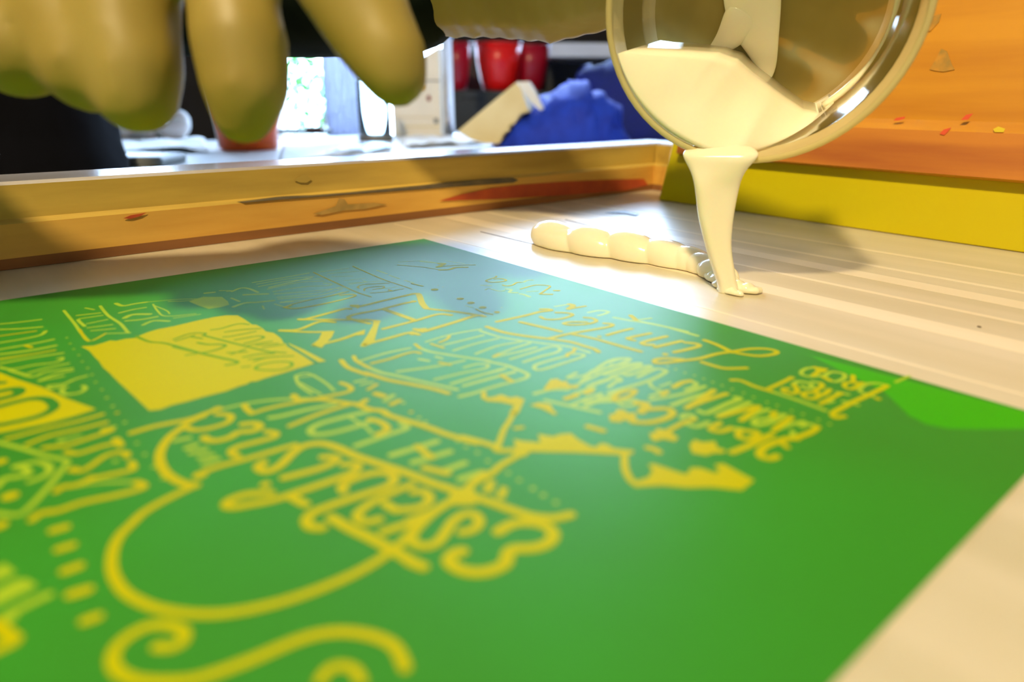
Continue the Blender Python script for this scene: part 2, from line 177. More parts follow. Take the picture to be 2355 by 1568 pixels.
 'highest_quality_lettering': [('S',0,1.8,[(-1267,1475),(-1278,1547),(-1257,1641),(-1261,1617),(-1257,1617),(-1234,1702),(-1202,1767),(-1166,1843),(-1149,1898)]),('S',0,1.4,[(-1219,1467),(-1232,1513),(-1228,1588)]),('S',1,1.4,[(-1232,1563),(-1219,1643),(-1198,1690),(-1158,1788),(-1114,1893)]),('S',0,1.3,[(-1005,1496),(-1013,1541)]),('S',1,1.4,[(-1013,1536),(-1003,1590),(-961,1672),(-904,1775),(-913,1771),(-888,1832),(-882,1882),(-880,1926),(-889,1944),(-917,1954),(-1023,1944),(-1089,1944),(-1136,1937)]),('S',0,2,[(-702,1503),(-695,1586),(-663,1663),(-624,1729)]),('S',0,1.8,[(-624,1729),(-580,1808),(-571,1878),(-566,1913),(-575,1940)]),('S',1,1.3,[(-749,1525),(-731,1631),(-674,1742),(-614,1843),(-602,1924)]),('S',1,1.4,[(-904,1855),(-1037,1849)]),('S',1,1.4,[(-899,1894),(-1062,1884)]),('S',0,1.6,[(-949,1891),(-954,1948)]),('S',1,1.2,[(-999,1770),(-952,1772),(-928,1797),(-953,1816),(-1023,1803),(-1123,1792)]),('S',1,1.3,[(-1103,1849),(-1012,1850),(-923,1859)]),('S',1,1.3,[(-1084,1883),(-981,1891),(-901,1897)]),('S',0,1.4,[(-1204,1559),(-1143,1562),(-1082,1554),(-1047,1558),(-1038,1580)]),('S',1,1.2,[(-1222,1517),(-1127,1508),(-1037,1517)]),('S',1,1.3,[(-964,1722),(-1051,1710),(-1176,1669)]),('S',1,1.2,[(-1015,1638),(-1009,1662)]),('S',1,1.4,[(-1069,1623),(-1054,1653)]),('S',0,1.2,[(-1035,1687),(-1021,1725)]),('S',1,1.1,[(-963,1499),(-849,1491),(-736,1512)]),('S',0,1.2,[(-961,1527),(-957,1551),(-951,1586)]),('S',0,1.2,[(-866,1500),(-893,1523),(-932,1534)]),('S',1,1.2,[(-937,1562),(-851,1567),(-768,1568)]),('S',1,1.2,[(-938,1627),(-838,1621),(-749,1628)]),('S',1,1.3,[(-899,1698),(-798,1685),(-710,1703)]),('S',0,1.2,[(-870,1755),(-843,1747)]),('S',1,1.3,[(-870,1755),(-782,1738),(-697,1734)]),('S',1,1.4,[(-872,1758),(-776,1773),(-707,1778)]),('S',1,1.3,[(-842,1806),(-749,1805),(-662,1804),(-649,1835),(-687,1855),(-753,1850),(-826,1852)]),('S',1,1.3,[(-678,1901),(-757,1894),(-811,1895),(-834,1912),(-829,1934),(-745,1939),(-646,1937),(-634,1917),(-664,1893)]),('S',0,1.3,[(-686,1904),(-668,1890),(-637,1885),(-612,1865)]),
 ],
 'monogram_lettering': [('S',0,2,[(-960,956),(-942,985),(-818,973),(-681,964)]),('S',0,2.6,[(-681,964),(-665,985),(-721,1097),(-748,1170)]),('S',0,1.9,[(-752,1175),(-685,1285),(-653,1351),(-634,1400)]),('S',0,2.2,[(-635,1380),(-669,1372),(-757,1386),(-876,1399),(-912,1400),(-921,1363)]),('P',0,0,[(-960,942),(-934,963),(-937,989),(-961,1006)]),('P',0,0,[(-925,1354),(-883,1376),(-886,1392),(-922,1415)]),('S',0,1.9,[(-1016,1201),(-1041,1079),(-895,1073),(-793,1061),(-735,1063)]),('D',0,2.8,[(-738,1061)]),('S',0,2.3,[(-885,1082),(-866,1272)]),('S',0,1.9,[(-1007,1288),(-872,1280),(-758,1267),(-724,1307)]),('S',0,1.9,[(-986,992),(-1004,978),(-1062,987),(-1172,1005),(-1196,992)]),('S',0,1.7,[(-1195,999),(-1079,1093),(-997,1166),(-1009,1150),(-978,1194)]),('P',0,0,[(-983,1171),(-967,1197),(-1010,1255),(-1095,1380),(-1101,1397),(-1150,1410),(-1160,1397),(-1090,1318),(-1021,1234)]),('S',0,1.9,[(-1133,1392),(-1040,1387),(-954,1383),(-943,1421)]),('P',0,0,[(-965,1374),(-938,1375),(-943,1421),(-966,1408)]),('S',0,1.8,[(-1110,1106),(-1151,1067),(-1248,1104),(-1302,1072)]),('S',0,1.7,[(-1301,1078),(-1225,1158),(-1165,1200)]),('P',0,0,[(-1189,1176),(-1156,1202),(-1191,1253),(-1265,1331),(-1283,1286),(-1238,1248)]),('S',0,1.9,[(-1272,1295),(-1180,1295),(-1087,1269)]),('P',0,0,[(-1107,1264),(-1062,1254),(-1091,1301),(-1115,1292)]),
 ],
 'opening_banner': [('P',0,0,[(-1881,816),(-1870,820),(-1847,833),(-1819,824),(-1793,811),(-1778,829),(-1747,825),(-1718,838),(-1709,822),(-1672,798),(-1636,785),(-1582,785),(-1503,771),(-1436,765),(-1393,772),(-1358,800),(-1356,836),(-1355,865),(-1356,943),(-1345,958),(-1342,1004),(-1346,1051),(-1331,1086),(-1332,1127),(-1334,1160),(-1344,1202),(-1342,1226),(-1343,1336),(-1345,1447),(-1395,1453),(-1455,1462),(-1509,1466),(-1536,1473),(-1553,1464),(-1564,1475),(-1591,1478),(-1630,1489),(-1687,1488),(-1736,1492),(-1774,1490),(-1805,1500),(-1830,1489),(-1833,1449),(-1842,1331),(-1852,1204),(-1856,1131),(-1862,1068),(-1861,1000),(-1864,963),(-1867,875)]),('P',0,0,[(-1333,1214),(-1319,1308),(-1307,1452),(-1332,1445),(-1338,1351),(-1337,1242)]),('S',2,1.2,[(-1343,1237),(-1336,1447)]),('S',3,1.3,[(-1714,822),(-1693,910),(-1654,963),(-1601,1107)]),('S',3,1.4,[(-1643,1014),(-1596,1123),(-1550,1226),(-1528,1277),(-1534,1294),(-1563,1289)]),('S',3,1.1,[(-1590,1128),(-1634,1121)]),('S',3,1.2,[(-1532,955),(-1480,1095),(-1422,1244),(-1406,1272)]),('S',3,1.2,[(-1404,1268),(-1378,1300)]),('S',3,1.2,[(-1405,1417),(-1399,1391),(-1428,1363),(-1475,1352),(-1503,1373),(-1489,1402),(-1444,1434),(-1408,1424)]),('S',3,1.1,[(-1491,913),(-1461,920),(-1416,908),(-1386,908),(-1366,937)]),('S',3,1.1,[(-1460,968),(-1398,983),(-1350,1010)]),('S',3,1.1,[(-1482,1018),(-1457,1027),(-1376,1030)]),('S',3,1.1,[(-1461,1073),(-1389,1082),(-1376,1109),(-1405,1124),(-1450,1130)]),('S',3,1,[(-1445,1155),(-1369,1164)]),('S',3,1.1,[(-1423,1172),(-1363,1200)]),('S',3,1,[(-1417,1208),(-1351,1221)]),('S',3,1.1,[(-1482,1309),(-1433,1307),(-1371,1344)]),('S',3,1.2,[(-1497,1255),(-1455,1257),(-1410,1283)]),('S',3,1,[(-1491,1284),(-1424,1310)]),('S',3,1,[(-1523,1182),(-1472,1214)]),('S',3,1,[(-1519,1204),(-1468,1187)]),('S',3,1.3,[(-1569,1023),(-1550,1059),(-1515,1087),(-1508,1114),(-1546,1133),(-1591,1132)]),('S',3,1,[(-1623,937),(-1561,909),(-1519,938),(-1532,955)]),('S',3,1,[(-1623,958),(-1555,937)]),('S',3,1,[(-1567,949),(-1545,988)]),('S',3,1,[(-1531,1337),(-1511,1345)]),
 ],
 'jar_and_ribbon': [('S',1,1.1,[(-1858,316),(-1854,528),(-1855,646),(-1850,772)]),('S',0,1,[(-1852,614),(-1850,772),(-1790,721)]),('S',1,1.2,[(-1737,335),(-1739,493),(-1725,632),(-1727,761)]),('S',1,0.9,[(-1790,721),(-1721,766)]),('S',1,1,[(-1787,331),(-1766,376)]),('S',1,1.2,[(-1829,420),(-1757,438)]),('S',1,1.2,[(-1836,480),(-1836,517),(-1831,583)]),('S',1,1,[(-1829,472),(-1756,479)]),('S',1,0.9,[(-1819,556),(-1752,547)]),('S',1,1,[(-1822,655),(-1754,681)]),('S',1,1,[(-1826,611),(-1751,624)]),('S',1,1.7,[(-1681,336),(-1667,391),(-1625,389),(-1583,393)]),('S',1,1.3,[(-1698,485),(-1648,470),(-1604,471)]),('S',1,2,[(-1697,566),(-1664,540),(-1613,574)]),('S',1,1.3,[(-1701,608),(-1654,626),(-1599,625)]),('S',1,1.4,[(-1665,699),(-1622,671),(-1580,711)]),('S',1,0.8,[(-1569,441),(-1579,554),(-1571,641),(-1476,678)]),('S',1,0.7,[(-1583,393),(-1484,426),(-1414,467)]),('S',1,0.6,[(-1571,461),(-1551,563),(-1553,616)]),('P',1,0,[(-1447,489),(-1374,463),(-1321,506),(-1324,588),(-1336,638),(-1374,651),(-1417,645),(-1434,575)]),('S',1,0.7,[(-1555,683),(-1464,697)]),('S',1,0.7,[(-1510,439),(-1444,477),(-1379,459)]),('S',1,1.8,[(-1356,405),(-1325,414)]),('S',1,1.4,[(-1260,449),(-1214,418),(-1189,447),(-1180,530)]),('S',1,0.9,[(-1297,402),(-1256,436),(-1277,436)]),('S',1,1.9,[(-1237,533),(-1159,579)]),('S',1,1.6,[(-1332,678),(-1280,654),(-1237,674),(-1176,693)]),('S',1,1,[(-1297,548),(-1288,618)]),('S',1,0.7,[(-1239,738),(-1249,781)]),
 ],
 'original_lettering': [('S',1,1,[(-1138,358),(-1004,358),(-871,351)]),('S',1,0.9,[(-1133,395),(-998,392),(-880,424)]),('S',1,0.9,[(-1142,441),(-995,432),(-874,482)]),('S',1,0.9,[(-1127,505),(-978,483),(-881,532)]),('S',1,1.3,[(-1111,483),(-963,448),(-894,437)]),('S',1,0.9,[(-1123,559),(-1057,561),(-978,572),(-901,616),(-877,600),(-897,566)]),('S',1,0.9,[(-1135,599),(-1012,648),(-866,689)]),('S',1,0.9,[(-1146,654),(-996,694),(-874,673)]),('S',1,1,[(-1150,682),(-996,735),(-878,705)]),('S',1,0.8,[(-1143,734),(-1033,776),(-899,755)]),('S',0,0.8,[(-1146,791),(-1070,778),(-958,774),(-874,759)]),('S',1,1.4,[(-1161,735),(-1122,751)]),('S',0,1.5,[(-1178,809),(-1151,802)]),('S',0,1.2,[(-1178,817),(-1154,850),(-1074,864),(-962,857),(-885,840),(-887,807),(-928,790)]),('S',1,0.6,[(-1191,740),(-1176,804)]),
 ],
 'tagline_lettering': [('S',0,0.8,[(-848,354),(-852,638),(-852,793),(-841,883),(-840,893)]),('S',0,0.8,[(-645,357),(-657,656),(-648,802),(-642,895)]),('S',1,0.7,[(-817,657),(-784,657),(-728,675),(-676,688)]),('S',1,0.7,[(-740,636),(-736,668)]),('S',0,0.8,[(-813,741),(-809,718),(-766,699),(-669,750)]),('S',0,0.8,[(-815,790),(-791,758),(-722,770),(-727,800),(-777,795)]),('S',1,0.7,[(-743,806),(-671,825)]),('S',0,0.7,[(-813,838),(-755,863),(-669,870)]),('S',0,1,[(-727,843),(-726,870)]),('S',1,0.6,[(-823,364),(-681,382)]),('S',1,0.6,[(-806,418),(-664,469)]),('S',1,0.6,[(-815,480),(-737,533)]),('S',1,0.6,[(-805,584),(-710,603)]),('S',1,0.6,[(-810,635),(-727,674)]),('S',1,1.1,[(-594,505),(-590,591)]),('S',1,0.9,[(-597,626),(-592,708)]),('S',1,1.1,[(-590,751),(-581,811)]),('S',0,1.1,[(-594,818),(-579,884)]),('D',0,3.4,[(-570,965)]),('D',0,3.2,[(-566,1148)]),('D',0,3.2,[(-567,1224)]),('D',0,3.2,[(-568,1304)]),('D',0,2.4,[(-564,1389)]),('S',0,0.9,[(-603,1306),(-606,1363),(-595,1401)]),('S',1,0.7,[(-607,1241),(-600,1280)]),('D',1,0.8,[(-510,1352)]),('D',1,0.8,[(-520,917)]),('D',1,0.7,[(-518,951)]),
 ],
 'scribbled_date': [('S',0,0.7,[(-460,472),(-388,588),(-353,681)]),('S',1,0.6,[(-426,424),(-321,468),(-285,543)]),('S',1,1.6,[(-328,479),(-290,551),(-259,587)]),('S',0,2.2,[(-284,579),(-264,594),(-329,631)]),('S',0,1,[(-329,631),(-239,659),(-160,711)]),('S',0,2.2,[(-353,688),(-314,708),(-264,694),(-220,723)]),('S',1,0.7,[(-222,547),(-186,656)]),('S',0,1,[(-215,949),(-233,964),(-300,982),(-306,1014),(-274,1040),(-229,1039),(-225,1004),(-255,986)]),('S',0,1,[(-292,1092),(-289,1112),(-262,1119),(-215,1098),(-197,1107)]),('S',1,1.4,[(-186,1111),(-150,1098),(-130,1110)]),('S',0,1,[(-272,1191),(-184,1182),(-149,1210),(-141,1237),(-175,1260),(-246,1295)]),('S',1,0.9,[(-279,1241),(-236,1262)]),('S',0,1.5,[(-258,1303),(-224,1338)]),('S',0,1.6,[(-175,1302),(-161,1314)]),('S',1,1.5,[(-368,1034),(-341,1065)]),('S',1,1,[(-400,1105),(-376,1098),(-367,1156),(-344,1167)]),('S',1,1.5,[(-321,1151),(-313,1175),(-344,1201),(-323,1226)]),('S',1,1.5,[(-324,1249),(-319,1270),(-323,1307)]),
 ],
 'limited_run_lettering': [('S',1,1.4,[(-333,1475),(-267,1488)]),('S',0,2.4,[(-268,1490),(-269,1512),(-315,1533)]),('S',0,1.4,[(-312,1535),(-236,1548)]),('S',1,1.5,[(-287,1615),(-238,1623),(-218,1653),(-243,1667),(-285,1667)]),('S',1,1.8,[(-257,1723),(-241,1775),(-215,1834),(-193,1914),(-189,1975),(-185,2048)]),('S',1,1.2,[(-222,1788),(-195,1886),(-174,2000)]),('S',0,2,[(-189,1745),(-216,1795)]),('S',1,1.3,[(-216,1795),(-155,1816)]),('S',0,1.9,[(-637,1481),(-513,1490),(-428,1491),(-384,1505),(-380,1487),(-403,1468)]),('S',0,1.6,[(-470,1538),(-475,1576),(-426,1606),(-360,1600),(-355,1570),(-387,1537)]),('S',0,1.6,[(-346,1651),(-329,1678),(-345,1711),(-399,1711),(-452,1678),(-457,1652),(-423,1657),(-381,1694)]),('S',0,1.8,[(-339,1747),(-324,1771),(-353,1785),(-453,1764),(-522,1749),(-617,1739)]),('S',0,2,[(-572,1540),(-550,1626),(-530,1711)]),('S',0,1.8,[(-520,1751),(-491,1841),(-477,1944),(-464,2025)]),('S',0,1.8,[(-427,1843),(-345,1846),(-308,1852)]),('D',0,1.8,[(-462,1837)]),('S',0,1.8,[(-295,1927),(-376,1912),(-401,1914),(-396,1940)]),('S',0,2,[(-277,1984),(-359,1973),(-397,1975),(-399,1995),(-381,2009)]),('S',0,2,[(-275,2047),(-392,2029)]),('S',0,1.9,[(-276,2065),(-257,2099),(-273,2117),(-325,2111),(-382,2100)]),('D',0,2.2,[(-421,2093)]),('S',0,2,[(-205,2093),(-211,2147),(-234,2221)]),('S',0,1.8,[(-230,2218),(-222,2250),(-196,2295),(-144,2318),(-111,2310),(-115,2277),(-158,2241),(-223,2220),(-286,2198),(-363,2188),(-420,2166),(-476,2143),(-507,2122),(-483,2105),(-447,2120),(-414,2161)]),('S',0,1.8,[(-386,2211),(-384,2250),(-374,2289),(-321,2328)]),
 ],
 'crafted_lettering': [('P',0,0,[(-917,2046),(-856,2009),(-836,2017),(-840,2039),(-826,2050),(-842,2069),(-822,2100),(-844,2105),(-877,2071),(-919,2059)]),('S',1,1.6,[(-960,2055),(-904,2064),(-867,2094)]),('S',1,1.5,[(-967,2108),(-941,2170),(-906,2255)]),('S',1,1.4,[(-934,2176),(-862,2172),(-814,2175)]),('S',0,2.2,[(-914,2136),(-877,2138)]),('S',0,2.2,[(-843,2144),(-819,2141)]),('S',1,1.5,[(-908,2204),(-863,2206),(-815,2239)]),('S',1,2,[(-869,2130),(-802,2132)]),('S',1,1.6,[(-890,2184),(-803,2213)]),('S',1,1.3,[(-802,2028),(-760,2021)]),('S',1,1.2,[(-807,2033),(-754,2051),(-706,2039)]),('S',1,1.3,[(-827,2088),(-706,2074),(-573,2076)]),('S',1,1.5,[(-795,2078),(-733,2054),(-646,2025),(-580,2018),(-541,2045),(-587,2059),(-654,2050),(-718,2058)]),('S',1,1.5,[(-628,2044),(-582,2072),(-546,2092),(-593,2108),(-698,2108)]),('S',1,1.5,[(-544,2134),(-602,2140),(-655,2126),(-642,2111),(-579,2110),(-538,2126)]),('S',1,1.5,[(-782,2112),(-708,2116),(-687,2134),(-708,2149)]),('S',1,1.4,[(-653,2118),(-651,2136),(-589,2136),(-543,2134),(-561,2119),(-639,2112)]),('S',1,1.6,[(-639,2162),(-551,2154),(-533,2172),(-544,2190),(-628,2200),(-730,2192),(-793,2185)]),('S',1,1.5,[(-617,2024),(-564,2029),(-543,2046),(-612,2055),(-664,2049)]),('S',1,1.4,[(-703,2086),(-638,2088),(-544,2092)]),('S',0,1.6,[(-808,2217),(-769,2205),(-719,2220),(-765,2238),(-820,2228)]),('S',0,2.6,[(-782,2280),(-771,2303),(-818,2325)]),('S',1,1.5,[(-822,2248),(-823,2274),(-792,2286)]),('S',1,1.4,[(-763,2157),(-692,2136)]),('S',1,2.4,[(-833,2190),(-804,2242),(-777,2264)]),('S',1,1.6,[(-866,2205),(-775,2200)]),('S',1,1.6,[(-805,2115),(-722,2120)]),('S',0,2.1,[(-798,2322),(-750,2354),(-757,2382),(-797,2391),(-850,2379),(-881,2350)]),('S',1,1.8,[(-760,2414),(-741,2411),(-732,2425),(-743,2441)]),('S',0,1.6,[(-743,2441),(-786,2436),(-849,2439)]),('S',1,1.7,[(-780,2447),(-774,2471),(-732,2475)]),('S',0,1.8,[(-713,2497),(-759,2501),(-751,2525),(-714,2532)]),('S',0,1.8,[(-709,2553),(-686,2578),(-690,2593),(-729,2594),(-741,2573),(-719,2557)]),('S',1,1.6,[(-714,2532),(-698,2551)]),
 ],
 'garments_lettering': [('S',0,1.9,[(-616,2277),(-570,2272),(-540,2280)]),('S',1,1.6,[(-540,2280),(-541,2299),(-564,2312),(-603,2311)]),('S',0,1.8,[(-684,2289),(-655,2283)]),('S',1,1.2,[(-642,2209),(-665,2237),(-670,2271),(-719,2275)]),('S',1,1,[(-641,2248),(-597,2250)]),('S',1,1.5,[(-541,2330),(-632,2324),(-737,2289)]),('S',1,1.7,[(-718,2350),(-635,2355),(-572,2366)]),('S',0,2,[(-546,2364),(-628,2378),(-702,2387)]),('S',0,1.8,[(-678,2386),(-610,2392),(-538,2401)]),('S',1,1.7,[(-692,2418),(-686,2440),(-602,2441),(-537,2445),(-540,2432)]),('S',1,1.7,[(-678,2468),(-608,2470),(-539,2475)]),('S',0,1.8,[(-679,2474),(-599,2490),(-541,2505),(-600,2516),(-654,2523)]),('S',1,1.7,[(-650,2523),(-591,2523),(-540,2532)]),('S',0,1.5,[(-539,2553),(-564,2558),(-569,2573)]),('S',1,1.6,[(-646,2554),(-619,2545),(-593,2560),(-534,2577)]),('S',1,1.6,[(-647,2564),(-602,2578),(-534,2577)]),('S',0,1.7,[(-640,2608),(-589,2602),(-536,2598)]),('S',1,1.6,[(-571,2604),(-567,2620),(-535,2630)]),('S',1,1.2,[(-640,2608),(-586,2616),(-567,2620)]),('S',1,1.4,[(-564,2641),(-535,2646),(-536,2669)]),('S',0,1.8,[(-536,2669),(-567,2673),(-608,2669),(-645,2661)]),('S',1,1.4,[(-608,2640),(-631,2655),(-653,2654)]),
 ],
 'hand_lettering': [('S',0,2,[(-821,2605),(-758,2612),(-705,2614),(-666,2617)]),('S',0,2.1,[(-756,2682),(-778,2678),(-784,2656),(-743,2640),(-693,2644),(-653,2654),(-637,2667)]),('S',0,1.6,[(-686,2655),(-696,2676)]),
 ],
 'first_drop_lettering': [('S',0,1.6,[(-440,2354),(-422,2373),(-428,2424),(-423,2474)]),('S',1,1.5,[(-423,2474),(-420,2549),(-424,2634)]),('S',0,1.5,[(-409,2458),(-342,2459),(-283,2458)]),('D',0,2,[(-283,2458)]),('S',0,1.6,[(-369,2495),(-378,2487),(-395,2497),(-393,2516),(-371,2523),(-344,2507),(-329,2489)]),('S',1,1.4,[(-329,2489),(-294,2485),(-281,2512),(-297,2530),(-322,2526),(-317,2510)]),('S',1,1.4,[(-261,2512),(-254,2534)]),('S',0,1.6,[(-254,2534),(-274,2549),(-318,2551),(-344,2575),(-380,2574),(-383,2551),(-359,2540),(-329,2557)]),('S',0,1.6,[(-344,2575),(-320,2580),(-280,2574)]),('S',0,1.5,[(-394,2605),(-342,2605),(-277,2607)]),('S',1,1.4,[(-281,2597),(-271,2623)]),('S',1,1.2,[(-372,2613),(-348,2618)]),('S',0,1.7,[(-123,2668),(-216,2664),(-304,2657),(-367,2655),(-424,2655),(-447,2671),(-421,2683)]),('S',1,1.3,[(-329,2637),(-324,2655),(-322,2674)]),('D',0,1.8,[(-236,2691)]),('S',1,1.2,[(-228,2662),(-234,2686)]),('S',1,1.4,[(-116,2666),(-127,2637),(-165,2622),(-219,2632),(-229,2654)]),('S',0,1.5,[(-122,2568),(-171,2594),(-156,2614)]),('S',0,1.4,[(-171,2594),(-197,2581),(-226,2592),(-226,2612),(-176,2613)]),('S',1,1.4,[(-204,2518),(-162,2510),(-138,2517),(-130,2544),(-163,2560),(-205,2558),(-217,2540)]),('S',0,1.8,[(-204,2518),(-212,2540)]),('S',0,1.6,[(-148,2461),(-164,2483),(-217,2491)]),('P',0,0,[(-143,2456),(-128,2495),(-163,2501),(-188,2489)]),('S',1,1.3,[(-148,2461),(-178,2449),(-213,2452),(-236,2467),(-229,2490),(-197,2507)]),('S',1,1.1,[(-74,2672),(8,2678)]),
 ],
}
# ------------------------------------------------------------------ materials
M_tape = mat('screen_mesh_tape', srgb(218, 205, 172), .3, srgb(206, 194, 158), (6, 60, 10), FRAME_ROT-math.pi/2, detail=6, coat=.12, coatr=.3)
M_tape2 = mat('tape_overlap', srgb(240, 226, 192), .3, srgb(236, 220, 184), (6, 60, 10), FRAME_ROT-math.pi/2, coat=.12, coatr=.3)
M_emul = mat('green_emulsion', srgb(56, 146, 38), .46, srgb(58, 132, 36), (9, 9, 9), 0, detail=3, spec=.07)
M_emul2 = mat('bright_green_emulsion', srgb(60, 172, 14), .44, srgb(58, 165, 10), (9, 9, 9), spec=.07)
M_open = mat('yellow_open_mesh', srgb(184, 183, 0), .55, srgb(186, 178, 0), (12, 12, 12), spec=.025)
M_open2 = mat('yellow_green_haze', srgb(164, 190, 40), .5, srgb(152, 182, 36), (40, 40, 40), spec=.05)
M_em3 = mat('green_line_on_yellow', srgb(112, 160, 12), .55, spec=.03)
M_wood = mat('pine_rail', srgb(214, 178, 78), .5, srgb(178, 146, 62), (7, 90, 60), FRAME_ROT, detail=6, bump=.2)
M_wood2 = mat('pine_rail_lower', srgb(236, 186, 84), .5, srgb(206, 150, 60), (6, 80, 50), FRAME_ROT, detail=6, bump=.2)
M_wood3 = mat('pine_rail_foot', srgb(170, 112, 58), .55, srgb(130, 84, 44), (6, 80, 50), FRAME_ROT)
M_railsheen = mat('pale_rail_top_sheen', srgb(196, 188, 180), .22, srgb(170, 160, 150), (6, 60, 30), FRAME_ROT, coat=.6)  # window light off the glossy rail top, put into a pale colour
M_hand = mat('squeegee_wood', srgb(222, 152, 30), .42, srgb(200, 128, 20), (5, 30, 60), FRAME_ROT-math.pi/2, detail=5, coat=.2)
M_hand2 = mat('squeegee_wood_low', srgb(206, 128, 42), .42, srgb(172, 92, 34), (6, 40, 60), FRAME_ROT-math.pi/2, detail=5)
M_blade = mat('yellow_urethane', srgb(204, 190, 0), .35, srgb(204, 182, 0), (8, 8, 8), spec=.4)
M_ink = mat('cream_ink', srgb(250, 240, 206), .14, srgb(248, 236, 198), (30, 30, 30), sss=.25)
M_glove = mat('latex_glove', srgb(166, 144, 64), .5, srgb(152, 129, 48), (26, 26, 14), bump=.6, sss=.1)
M_black = mat('black_cloth', (.004, .004, .006), .9, (.002, .002, .003), spec=.1)
M_dgreen = mat('dark_green_sleeve', (.010, .016, .010), .9, (.004, .007, .005), spec=.1)
M_skin = mat('skin', srgb(214, 160, 130), .5)
M_hair = mat('brown_hair', srgb(60, 40, 26), .7)
M_wtable = mat('white_table_top', srgb(236, 238, 240), .4)
M_bench = mat('grey_bench', srgb(150, 140, 125), .6)
M_paper = mat('white_paper', srgb(240, 240, 238), .7)
M_cream = mat('cream_card', srgb(236, 222, 176), .6, srgb(226, 208, 156), (15, 15, 15))
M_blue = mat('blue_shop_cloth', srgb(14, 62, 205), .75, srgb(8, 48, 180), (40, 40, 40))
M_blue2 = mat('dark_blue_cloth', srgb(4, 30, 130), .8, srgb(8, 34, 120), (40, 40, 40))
M_red = mat('red_plastic', srgb(236, 22, 20), .3)
M_red2 = mat('crimson_plastic', srgb(170, 10, 40), .3)
M_orange = mat('orange_plastic', srgb(255, 112, 30), .3, srgb(250, 96, 24))
M_white = mat('white_print', srgb(244, 238, 228), .5)
M_chrome = mat('chrome', (.8, .8, .84), .12, metal=1)
M_dark = mat('black_shelf', (.008, .012, .014), .5)
M_darkb = mat('dark_brown_wall', srgb(34, 28, 24), .8, srgb(26, 22, 18), (3, 3, 3))
M_wall = mat('pale_wall', srgb(186, 182, 172), .8)
M_floor = mat('concrete_floor', srgb(120, 114, 104), .6, srgb(98, 92, 84), (3, 3, 3))
M_grey = mat('grey_plastic', srgb(120, 124, 122), .4)
M_foil = mat('pale_blue_foil', srgb(170, 200, 226), .25, srgb(140, 176, 208), (60, 60, 60), metal=.3)
M_leaf = mat('bright_leaf', srgb(70, 170, 24), .6, srgb(36, 130, 14), (20, 20, 20))
M_bark = mat('bark', srgb(90, 80, 60), .8)

M_redink = mat('red_ink_stain', srgb(200, 84, 34), .5, srgb(180, 70, 34), (60, 200, 60), FRAME_ROT)
M_tapedark = mat('grey_tape_edge', srgb(78, 74, 64), .4, srgb(110, 96, 70), (60, 60, 60))
M_smudge = mat('dark_green_smudge', srgb(34, 58, 40), .4)
M_knot = mat('knot', srgb(160, 124, 44), .6, srgb(206, 142, 34), (150, 150, 150))
M_spotr = mat('red_speck', srgb(226, 84, 40), .5)
M_spoty = mat('yellow_speck', srgb(226, 196, 30), .5)
def clear_mat(name, tint, diff, amt, ior=1.3):
    m = bpy.data.materials.new(name); m.use_nodes = True; nt = m.node_tree; nt.nodes.clear(); N = nt.nodes.new; L = nt.links.new
    out = N('ShaderNodeOutputMaterial'); t = N('ShaderNodeBsdfTransparent'); t.inputs[0].default_value = C4(tint)
    d = N('ShaderNodeBsdfDiffuse'); d.inputs[0].default_value = C4(diff); tr = N('ShaderNodeBsdfTranslucent'); tr.inputs[0].default_value = C4(diff)
    nz = N('ShaderNodeTexNoise'); nz.inputs['Scale'].default_value = 35; nz.inputs['Detail'].default_value = 3
    tc = N('ShaderNodeTexCoord'); L(tc.outputs['Object'], nz.inputs['Vector'])
    mr = N('ShaderNodeMapRange'); mr.inputs[3].default_value = amt*.7; mr.inputs[4].default_value = min(1, amt*1.3); L(nz.outputs['Fac'], mr.inputs[0])
    a = N('ShaderNodeMixShader'); L(d.outputs[0], a.inputs[1]); L(tr.outputs[0], a.inputs[2]); a.inputs[0].default_value = .5
    b = N('ShaderNodeMixShader'); L(mr.outputs[0], b.inputs[0]); L(t.outputs[0], b.inputs[1]); L(a.outputs[0], b.inputs[2])
    g = N('ShaderNodeBsdfGlossy'); g.inputs['Roughness'].default_value = .12
    fr = N('ShaderNodeFresnel'); fr.inputs[0].default_value = ior
    c = N('ShaderNodeMixShader'); L(fr.outputs[0], c.inputs[0]); L(b.outputs[0], c.inputs[1]); L(g.outputs[0], c.inputs[2]); L(c.outputs[0], out.inputs[0])
    return m
M_tub = clear_mat('cloudy_clear_plastic', (.97, .95, .82), srgb(238, 224, 164), .8, 1.06)
M_curt = clear_mat('pale_grey_curtain', (.5, .52, .6), srgb(225, 228, 245), .9, 1.05)
M_glass = clear_mat('clear_glass', (.93, .97, .97), (.8, .85, .85), .06)
M_pane = clear_mat('window_glass', (.97, .98, .99), (.8, .85, .85), .01)

# ------------------------------------------------------------------ room
FZ, CZ = -.90, 1.70
def struct(name, bm, m, smooth=False): return tag(obj(name, bm, m, None, smooth), kind='structure')
bm = bmesh.new(); box(bm, -3.0, 2.6, -2.2, 3.1, FZ-.1, FZ); struct('floor', bm, M_floor)
bm = bmesh.new(); box(bm, -3.0, 2.6, -2.2, 3.1, CZ, CZ+.1); struct('ceiling', bm, M_wall)
bm = bmesh.new(); box(bm, -3.1, -3.0, -2.2, 3.1, FZ, CZ); struct('wall_left', bm, M_wall)
bm = bmesh.new(); box(bm, 2.6, 2.7, -2.2, 3.1, FZ, CZ); struct('wall_right', bm, M_wall)
bm = bmesh.new(); box(bm, -3.0, 2.6, -2.3, -2.2, FZ, CZ); struct('wall_front', bm, M_wall)
WINS = [(-2.25, -1.45, .38, 1.62), (-1.02, -.26, -.12, 1.62), (-.16, 1.0, .38, 1.62)]
bm = bmesh.new()
